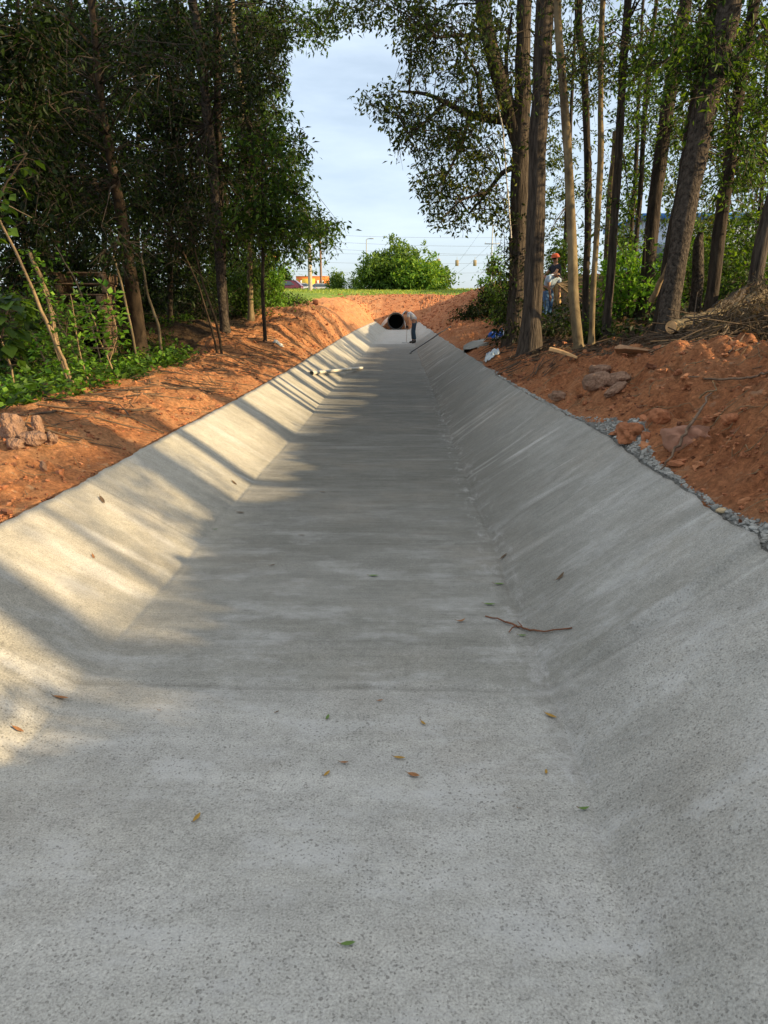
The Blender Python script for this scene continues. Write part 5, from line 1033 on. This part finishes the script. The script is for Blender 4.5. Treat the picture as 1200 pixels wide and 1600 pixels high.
WK = person((p1[0] + .08, p1[1], p1[2]), 'worker in a light grey shirt, dark jeans and white cap bending over the channel floor', J1, GREY, DENIM, simple('white_cap', (.6, .6, .58), .7), HAIRM, None, R(172), BLK, 'cap')
hw = np.array([p1[0] + .08 - .29, p1[1] + .17 * .99, p1[2] + .68])
g = Geo(); g.tube([hw + [0, 0, .1], [hw[0] - .02, hw[1] + .02, p1[2] + .06]], [.013, .013], 8); o = g.build('hand_trowel', simple('pale_handle', (.55, .50, .42), .6)); tag(o, 'long handled float held by the bending worker', 'tool')
g = Geo(); g.box((hw[0] - .05, hw[1] + .02, p1[2] + .035), (.36, .12, .02), None, 0, .005); g.build('float_plate', simple('steel_plate', (.3, .3, .3), .4, .1, metal=.7), o)
# two workers up in the trees on the right
x1 = at(862, 460, 24.5); z1 = gz(x1[0], 24.5)
J2 = dict(J1); J2.update(pelvis=(0, 0, .95), waist=(.02, 0, 1.10), chest=(.03, 0, 1.32), neck=(.05, 0, 1.50), headb=(.07, 0, 1.57), head=(.08, 0, 1.66), face=(1, 0, -.1), hipl=(0, .1, .92), hipr=(0, -.1, .92), shl=(.04, .20, 1.42), shr=(.04, -.20, 1.42), ell=(.20, .26, 1.2), elr=(.22, -.26, 1.18), wrl=(.42, .16, 1.08), wrr=(.44, -.14, 1.05), handl=(.50, .12, 1.06), handr=(.52, -.10, 1.04))
person((x1[0] + .12, 24.5, z1 + .1), 'worker in an orange hard hat, dark shirt and tan trousers standing among the trees', J2, simple('dark_navy_shirt', (.018, .02, .03), .85), simple('tan_trousers', (.42, .27, .12), .85), simple('orange_helmet', (.55, .09, .02), .4), HAIRM, 'workers among the right trees', R(200), None, 'hard')
x2 = at(848, 480, 22.5); z2 = gz(x2[0], 22.5)
J3 = {k: (v_[0], v_[1], v_[2] * .93) for k, v_ in J1.items()}; J3['face'] = (.7, 0, -.5)
person((x2[0] + .15, 22.5, z2), 'worker in a pale shirt, blue jeans and dark cap stooping below the other one', J3, simple('pale_blue_shirt', (.40, .50, .62), .85), simple('blue_jeans', (.06, .13, .26), .85), simple('dark_cap', (.03, .025, .025), .7), HAIRM, 'workers among the right trees', R(-60), None, 'cap')
c = at(880, 445, 22.0)
for k in range(7):
    a = math.radians(-38 + k * 9 + random.uniform(-4, 4)); L = random.uniform(.5, 1.3)
    stick('cut_branch', 'pale cut branch fanning out beside the worker with the orange hard hat', [c + np.array([-.15, k * .04, .02]), c + np.array([math.cos(a) * L, k * .06, math.sin(a) * L])], [.022, .014], TWIG_PALE, 'branch', 8)['group'] = 'cut branches by the workers'

# ------------------------------------------------------------------ beyond the lawn
g = Geo(); C = []
for k in range(6500):
    x_ = random.uniform(-22, 16); Y = random.uniform(69.3, 90.5) ; C.append([x_, Y, gz(x_, Y) - .01])
C = np.array(C); D = rng.normal(0, .35, (len(C), 3)); D[:, 2] = 1; g.leaves(C, D, rng.uniform(.10, .22, len(C)), 0, .5, .1)
tag(g.build('lawn_grass', [leaf_mat('grass_blade', [(0.14, 0.22, 0.03), (0.24, 0.32, 0.05), (0.36, 0.38, 0.10)], .3)], smooth=False), 'bright green grass tufts on the lawn above the head slope', kind='stuff')
g = Geo(); g.box((0, 118, 4.03), (400, 18, .06)); tag(g.build('road', simple('asphalt', (.06, .06, .062), .9, .2, 3)), 'asphalt road beyond the lawn', kind='structure')
g = Geo(); g.box((0, 108.7, 4.06), (400, .3, .14)); tag(g.build('kerb', simple('kerb_concrete', (.4, .4, .38), .9, .2, 3)), 'pale kerb along the near side of the road', kind='structure')
GB = 'bushes on the lawn crest'
def far_shrub(u, v, hp, wp, leafm, n, lf, lb, Y=88, **k):
    p_ = at(u, v, Y); shrub('bush', lb, 'bush', p_[0], Y, hp / pxm(Y), wp / pxm(Y), leafm, n=n, leaf=lf, group=GB, n_lf=14, ln=1.1, clip=False, **k)
BUSHL = leaf_mat('bush_leaf', [(0.03, 0.07, 0.015), (0.09, 0.17, 0.03), (0.19, 0.28, 0.05)], .35)
far_shrub(592, 452, 64, 40, BUSHL, 150, .42, 'loose olive bush, left end of the big clump', Y=86, stems=8)
far_shrub(628, 452, 80, 44, BUSHL, 190, .42, 'tallest middle bush of the big clump', Y=87, stems=9)
far_shrub(660, 452, 56, 40, leaf_mat('fresh_bush_leaf', [(0.05, 0.13, 0.02), (0.13, 0.26, 0.03), (0.25, 0.36, 0.06)], .35), 150, .42, 'bright green right bush of the big clump', Y=84, stems=8)
far_shrub(684, 452, 42, 22, BUSHL, 50, .42, 'low bush with hanging fronds at the right end of the clump', Y=86, stems=6)
far_shrub(610, 452, 50, 36, LEAF_MID, 110, .42, 'shaded bush in the middle of the clump', Y=90, stems=8)
far_shrub(646, 452, 48, 36, LEAF_MID, 110, .42, 'shaded bush behind the bright one', Y=91, stems=8)
far_shrub(526, 456, 26, 22, BUSHL, 60, .3, 'small conical shrub standing alone right of the orange wall', Y=92, stems=5, conic=.85)
far_shrub(561, 456, 20, 14, BUSHL, 24, .3, 'tiny shrub at the left foot of the big clump', Y=92, stems=4)
p_ = at(447, 440, 125); shrub('vine_column', 'dark green vine covered stump column beyond the cars', 'shrub', p_[0], 125, 50 / pxm(125), 13 / pxm(125), LEAF_MID, n=70, leaf=.5, n_lf=12, ln=.8, clip=False, stems=4)
MET = simple('galvanised_metal', (.33, .35, .37), .5, .15, 2, metal=.3); WP = simple('utility_wood', (.36, .30, .24), .9, .25, 3)
def pole(label, u, Y, vtop, wpx, mat, name='utility_pole', cat='utility pole', cross=None, group='poles beyond the lawn'):
    b_ = at(u, 455, Y); zt = at(u, vtop, Y)[2]; z0 = gz(b_[0], Y); r_ = wpx / 2 / pxm(Y); o = empty(name, (b_[0], Y, z0), label, cat, group)
    g = Geo(); g.tube([[b_[0], Y, z0 - .1], [b_[0], Y, (z0 + zt) / 2], [b_[0], Y, zt]], [r_ * 1.1, r_, r_ * .8], 10); part(g, 'pole', mat, o)
    for v_, w_ in (cross or []):
        z_ = at(u, v_, Y)[2]; g = Geo(); g.box((b_[0], Y - r_, z_), (w_, .12, .16), None, 0, .01); part(g, 'crossarm', mat, o)
        for q_ in (-.45, 0, .45): g = Geo(); g.tube([[b_[0] + q_ * w_, Y - r_, z_ + .08], [b_[0] + q_ * w_, Y - r_, z_ + .32]], [.06, .04], 8); part(g, 'insulator', MET, o)
    return o, b_, zt
pole('thick pale wooden utility pole on the lawn crest, left one', 485, 82, 340, 6, WP); pole('thinner brown utility pole in front of the orange wall', 502, 118, 345, 3.4, simple('brown_pole', (.2, .13, .09), .9))
pole('thin dark pole at the left among the leaves beside the sign', 428, 90, 330, 2.2, simple('dark_pole_paint', (.05, .06, .06), .6)); pole('thin grey pole right of the big bush clump', 697, 110, 415, 1.6, MET); pole('faint tall pole with crossarms by the right trees', 766, 135, 335, 2, MET, cross=[(352, 2), (381, 2.6)])
pole('short grey pole left of the conical shrub', 534, 140, 432, 1.4, MET)
o, b_, zt = pole('tall street lamp rising behind the big bush clump', 573, 108, 374, 1.8, MET, 'street_lamp', 'street lamp', group=None); g = Geo(); g.tube([[b_[0], 108, zt], [b_[0] + .25, 108, zt + .08], [b_[0] + .5, 108, zt + .1]], .05, 8); part(g, 'arm', MET, o); g = Geo(); g.box((b_[0] + .75, 108, zt + .1), (.6, .25, .12), None, 0, .03); part(g, 'lamp_head', MET, o)
o, b_, zt = pole('slender double street lamp left of the conical shrub', 524, 145, 426, 1.6, MET, 'street_lamp', 'street lamp', group=None); g = Geo(); g.box((b_[0] - .2, 145, zt), (1.0, .3, .2), None, 0, .03); part(g, 'lamp_head', MET, o)
# wires
WR = simple('dark_wire', (.16, .17, .19), .6)
def wire(label, a, b, sag, r_=.016):
    A = np.array(a); B = np.array(b); t = np.linspace(0, 1, 30)[:, None]; P = A + (B - A) * t; P[:, 2] -= (4 * sag * t * (1 - t))[:, 0]; g = Geo(); g.tube(P, [r_] * 30, 4, 0, False); tag(g.build('overhead_wire', WR), label, 'wire', 'overhead wires across the sky')
for (v1, v2, Y, sg, lb) in [(362, 372, 108, .8, 'highest'), (368, 386, 112, 1.0, 'second highest'), (380, 402, 118, .8, 'third'), (398, 404, 140, .3, 'signal carrying'), (408, 410, 122, .9, 'fourth'), (424, 425, 128, .9, 'lowest')]:
    wire(lb + ' overhead wire crossing the sky gap above the bushes', at(300, v1 - 8, Y), at(900, v2 - 4, Y + 12), sg)
wire('thin slanted wire falling left from the tall crossarm pole', at(766, 340, 135), at(690, 440, 170), .5, .02); wire('second slanted wire falling left from the crossarm pole', at(766, 381, 135), at(700, 436, 175), .5, .02)
# signals
YEL = simple('signal_housing', (.30, .24, .14), .6); 
for u, lb in ((685, 'backside of a yellowish traffic signal nearest the bush clump'), (714, 'middle yellowish traffic signal hanging on the wire'), (742, 'farthest right traffic signal near the crossarm pole')):
    p_ = at(u, 409 if u < 700 else 411, 141.5); o = empty('traffic_signal', tuple(p_), lb, 'traffic signal', 'traffic signals on the span wire'); g = Geo(); g.box(tuple(p_), (.62, .25, 1.05), None, 0, .04); part(g, 'housing', YEL, o)
    g = Geo(); g.tube([p_ + [0, 0, .5], p_ + [0, 0, 1.1]], .04, 6); part(g, 'hanger', MET, o)
    g = Geo(); [g.tube([p_ + [0, .12, q_], p_ + [0, .34, q_ - .02]], [.13, .12], 10, 0, False) for q_ in (-.32, 0, .32)]; part(g, 'visors', simple('black_visor', (.02, .02, .02), .6), o)
# shop front
def bx(root, nm, c_, d_, m_, bev=.02): g = Geo(); g.box(c_, d_, None, 0, bev); return part(g, nm, m_, root)
A = at(463, 450, 185); B = at(511, 432, 185); cx = (A[0] + B[0]) / 2; W_ = B[0] - A[0]; zt = B[2]
ORN = simple('orange_panel', (.80, .20, .045), .6, .1, .5, 0); YLW = simple('yellow_panel', (.85, .55, .08), .6, .15, .4, 0); WHT = simple('white_panel', (.75, .74, .7), .6, .08, .5, 0); GLS = Mt('window_glass', .1, .8).out((.05, .07, .09))
o = empty('shop_building', (cx, 188, 4), 'low orange and yellow shop front beyond the road', 'building')
bx(o, 'wall', (cx, 188, (4 + zt) / 2), (W_, 6, zt - 4), ORN); bx(o, 'parapet', (cx, 188, zt + .06), (W_ + .2, 6.2, .12), simple('parapet_trim', (.7, .35, .2), .6)); bx(o, 'sign_panel', (cx - W_ * .1, 184.93, zt - 1.6), (W_ * .42, .12, 2.2), YLW)
for q_, w_ in ((-.34, .05), (.2, .06), (.36, .05)): bx(o, 'white_mark', (cx + q_ * W_, 184.9, zt - 1.7), (w_ * W_, .16, 1.6), WHT)
bx(o, 'window', (cx, 184.92, 5.1), (W_ * .8, .1, 1.6), GLS); bx(o, 'awning', (cx, 184.4, 6.1), (W_ * .85, 1.1, .14), WHT)
# blue building at the right, seen between the trunks
o = empty('blue_roof_building', (29, 74, 3.3), 'pale building with a blue roof edge glimpsed between the right trunks', 'building')
bx(o, 'wall', (29, 74, 6.0), (16, 12, 6.2), simple('pale_blue_wall', (.42, .5, .6), .7, .08, .3, 0)); bx(o, 'roof', (29, 74, 9.35), (16.8, 12.8, .5), simple('blue_roof', (.04, .16, .42), .5, .1, .4, 0)); [bx(o, 'window', (23 + q_ * 4, 67.97, 6.3), (1.8, .1, 1.6), GLS) for q_ in range(4)]; bx(o, 'door', (31.2, 67.96, 4.4), (1.1, .12, 2.2), simple('grey_door', (.2, .2, .22), .6))
# pole sign
p_ = at(424, 416, 96); o = empty('pole_sign', (p_[0], 96, 4.0), 'small white and blue sign board on an orange topped post at the left', 'sign'); bx(o, 'post', (p_[0], 96, (4 + p_[2]) / 2), (.16, .16, p_[2] - 4), MET); bx(o, 'blue_board', (p_[0], 95.9, p_[2]), (1.5, .14, 1.0), simple('sign_blue', (.10, .25, .55), .5)); bx(o, 'white_board', (p_[0], 95.8, p_[2] - .05), (1.1, .1, .6), WHT); bx(o, 'orange_cap', (p_[0], 95.9, p_[2] + .95), (1.9, .16, .7), simple('sign_orange', (.75, .25, .12), .5))
# cars
def car(label, x_, Y, paint, length=4.6, hgt=1.45, rz=0.0, suv=False):
    o = empty('parked_car', (x_, Y, 4.03), label, 'car', 'vehicles along the road', rz); Wd = 1.8
    prof_ = [(-.5, .35), (-.5, .72), (-.46, .80), (-.33, .90), (-.20, 1.38), (-.02, 1.45), (.18, 1.42), (.36, .98), (.48, .86), (.5, .6), (.5, .35)] if not suv else [(-.5, .38), (-.5, .9), (-.30, 1.0), (-.20, 1.55), (0, 1.64), (.32, 1.62), (.46, 1.1), (.5, .9), (.5, .38)]
    P2 = np.array([[a_ * length, b_ * hgt / 1.45] for a_, b_ in prof_]); n = len(P2); V = []
    for s, ins in ((-1, .10), (-1, 0), (1, 0), (1, .10)):
        for a_, z_ in P2: tum = max(0, z_ - .95) * .22; V.append([a_ * (1 - ins * .12), s * (Wd / 2 - ins * .6 - tum), z_])
    g = Geo(); i_ = np.arange(3)[:, None] * n; j_ = np.arange(n)[None]; g.add(V, np.stack([i_ + j_, i_ + (j_ + 1) % n, i_ + n + (j_ + 1) % n, i_ + n + j_], -1).reshape(-1, 4)); g.add(V[:n], [list(range(n))[::-1]]); g.add(V[-n:], [list(range(n))]); g.build('body', paint, o, smooth=False)
    for s in (-1, 1):
        g = Geo(); t_ = P2[:, 1].max(); q_ = np.array([[-.30, .95], [-.185, t_ - .12], [.17, t_ - .14], [.31, .99]]); q_[:, 0] *= length; g.add([[a_, s * (Wd / 2 - max(0, z_ - .95) * .22 + .012), z_] for a_, z_ in q_], [[0, 1, 2, 3] if s < 0 else [3, 2, 1, 0]]); g.build('side_window', GLS, o, smooth=False)
        for a_ in (-.32, .31):
            g = Geo(); g.tube([[a_ * length, s * .92, .33], [a_ * length, s * .70, .33]], .33, 16); wh = g.build('wheel', simple('tyre', (.02, .02, .02), .8), o); g = Geo(); g.tube([[a_ * length, s * .935, .33], [a_ * length, s * .90, .33]], .19, 12); g.build('rim', MET, wh)
        for nm, a_, m_ in (('headlight', -.488, WHT), ('tail_light', .485, simple('red_lens', (.5, .02, .02), .3))): g = Geo(); g.box((a_ * length, s * .66, .72), (.1, .34, .14), None, 0, .02); g.build(nm, m_, o)
    for a0, z0_, a1, z1_, nm in ((-.335, .92, -.205, P2[:, 1].max() - .10, 'windscreen'), (.36, 1.02, .19, P2[:, 1].max() - .08, 'rear_window')):
        g = Geo(); off = -.03 if a0 < 0 else .03; g.add([[a0 * length + off, -.74, z0_], [a0 * length + off, .74, z0_], [a1 * length + off, .62, z1_], [a1 * length + off, -.62, z1_]], [[0, 1, 2, 3]]); g.build(nm, GLS, o, smooth=False)
    return o
def paint(n_, c): M = Mt(n_, .25, .6); M.b.inputs['Coat Weight'].default_value = .6; return M.out(M.ramp(M.noise(M.pos(), .8, 2), [(.3, tuple(x * .92 for x in c)), (.7, c)]))
for (u, Y, pt, lb, suv) in [(447, 106, ('maroon_paint', (.16, .015, .025)), 'dark red parked car, nearest of the vehicles', True), (470, 112, ('white_paint', (.72, .73, .74)), 'white low car right of the dark red one', False), (501, 114, ('silver_paint', (.6, .63, .65)), 'silver car below the orange wall', False), (418, 108, ('white_paint_b', (.7, .7, .7)), 'white vehicle half hidden behind the left leaves', True), (493, 124, ('blue_paint', (.10, .22, .32)), 'blue grey vehicle behind the wooden poles', True)]:
    p_ = at(u, 450, Y); o = car(lb, p_[0], Y, paint(*pt), suv=suv, rz=R(random.uniform(-8, 8))); o.location.z = 4.07 if Y > 109 else 4.0
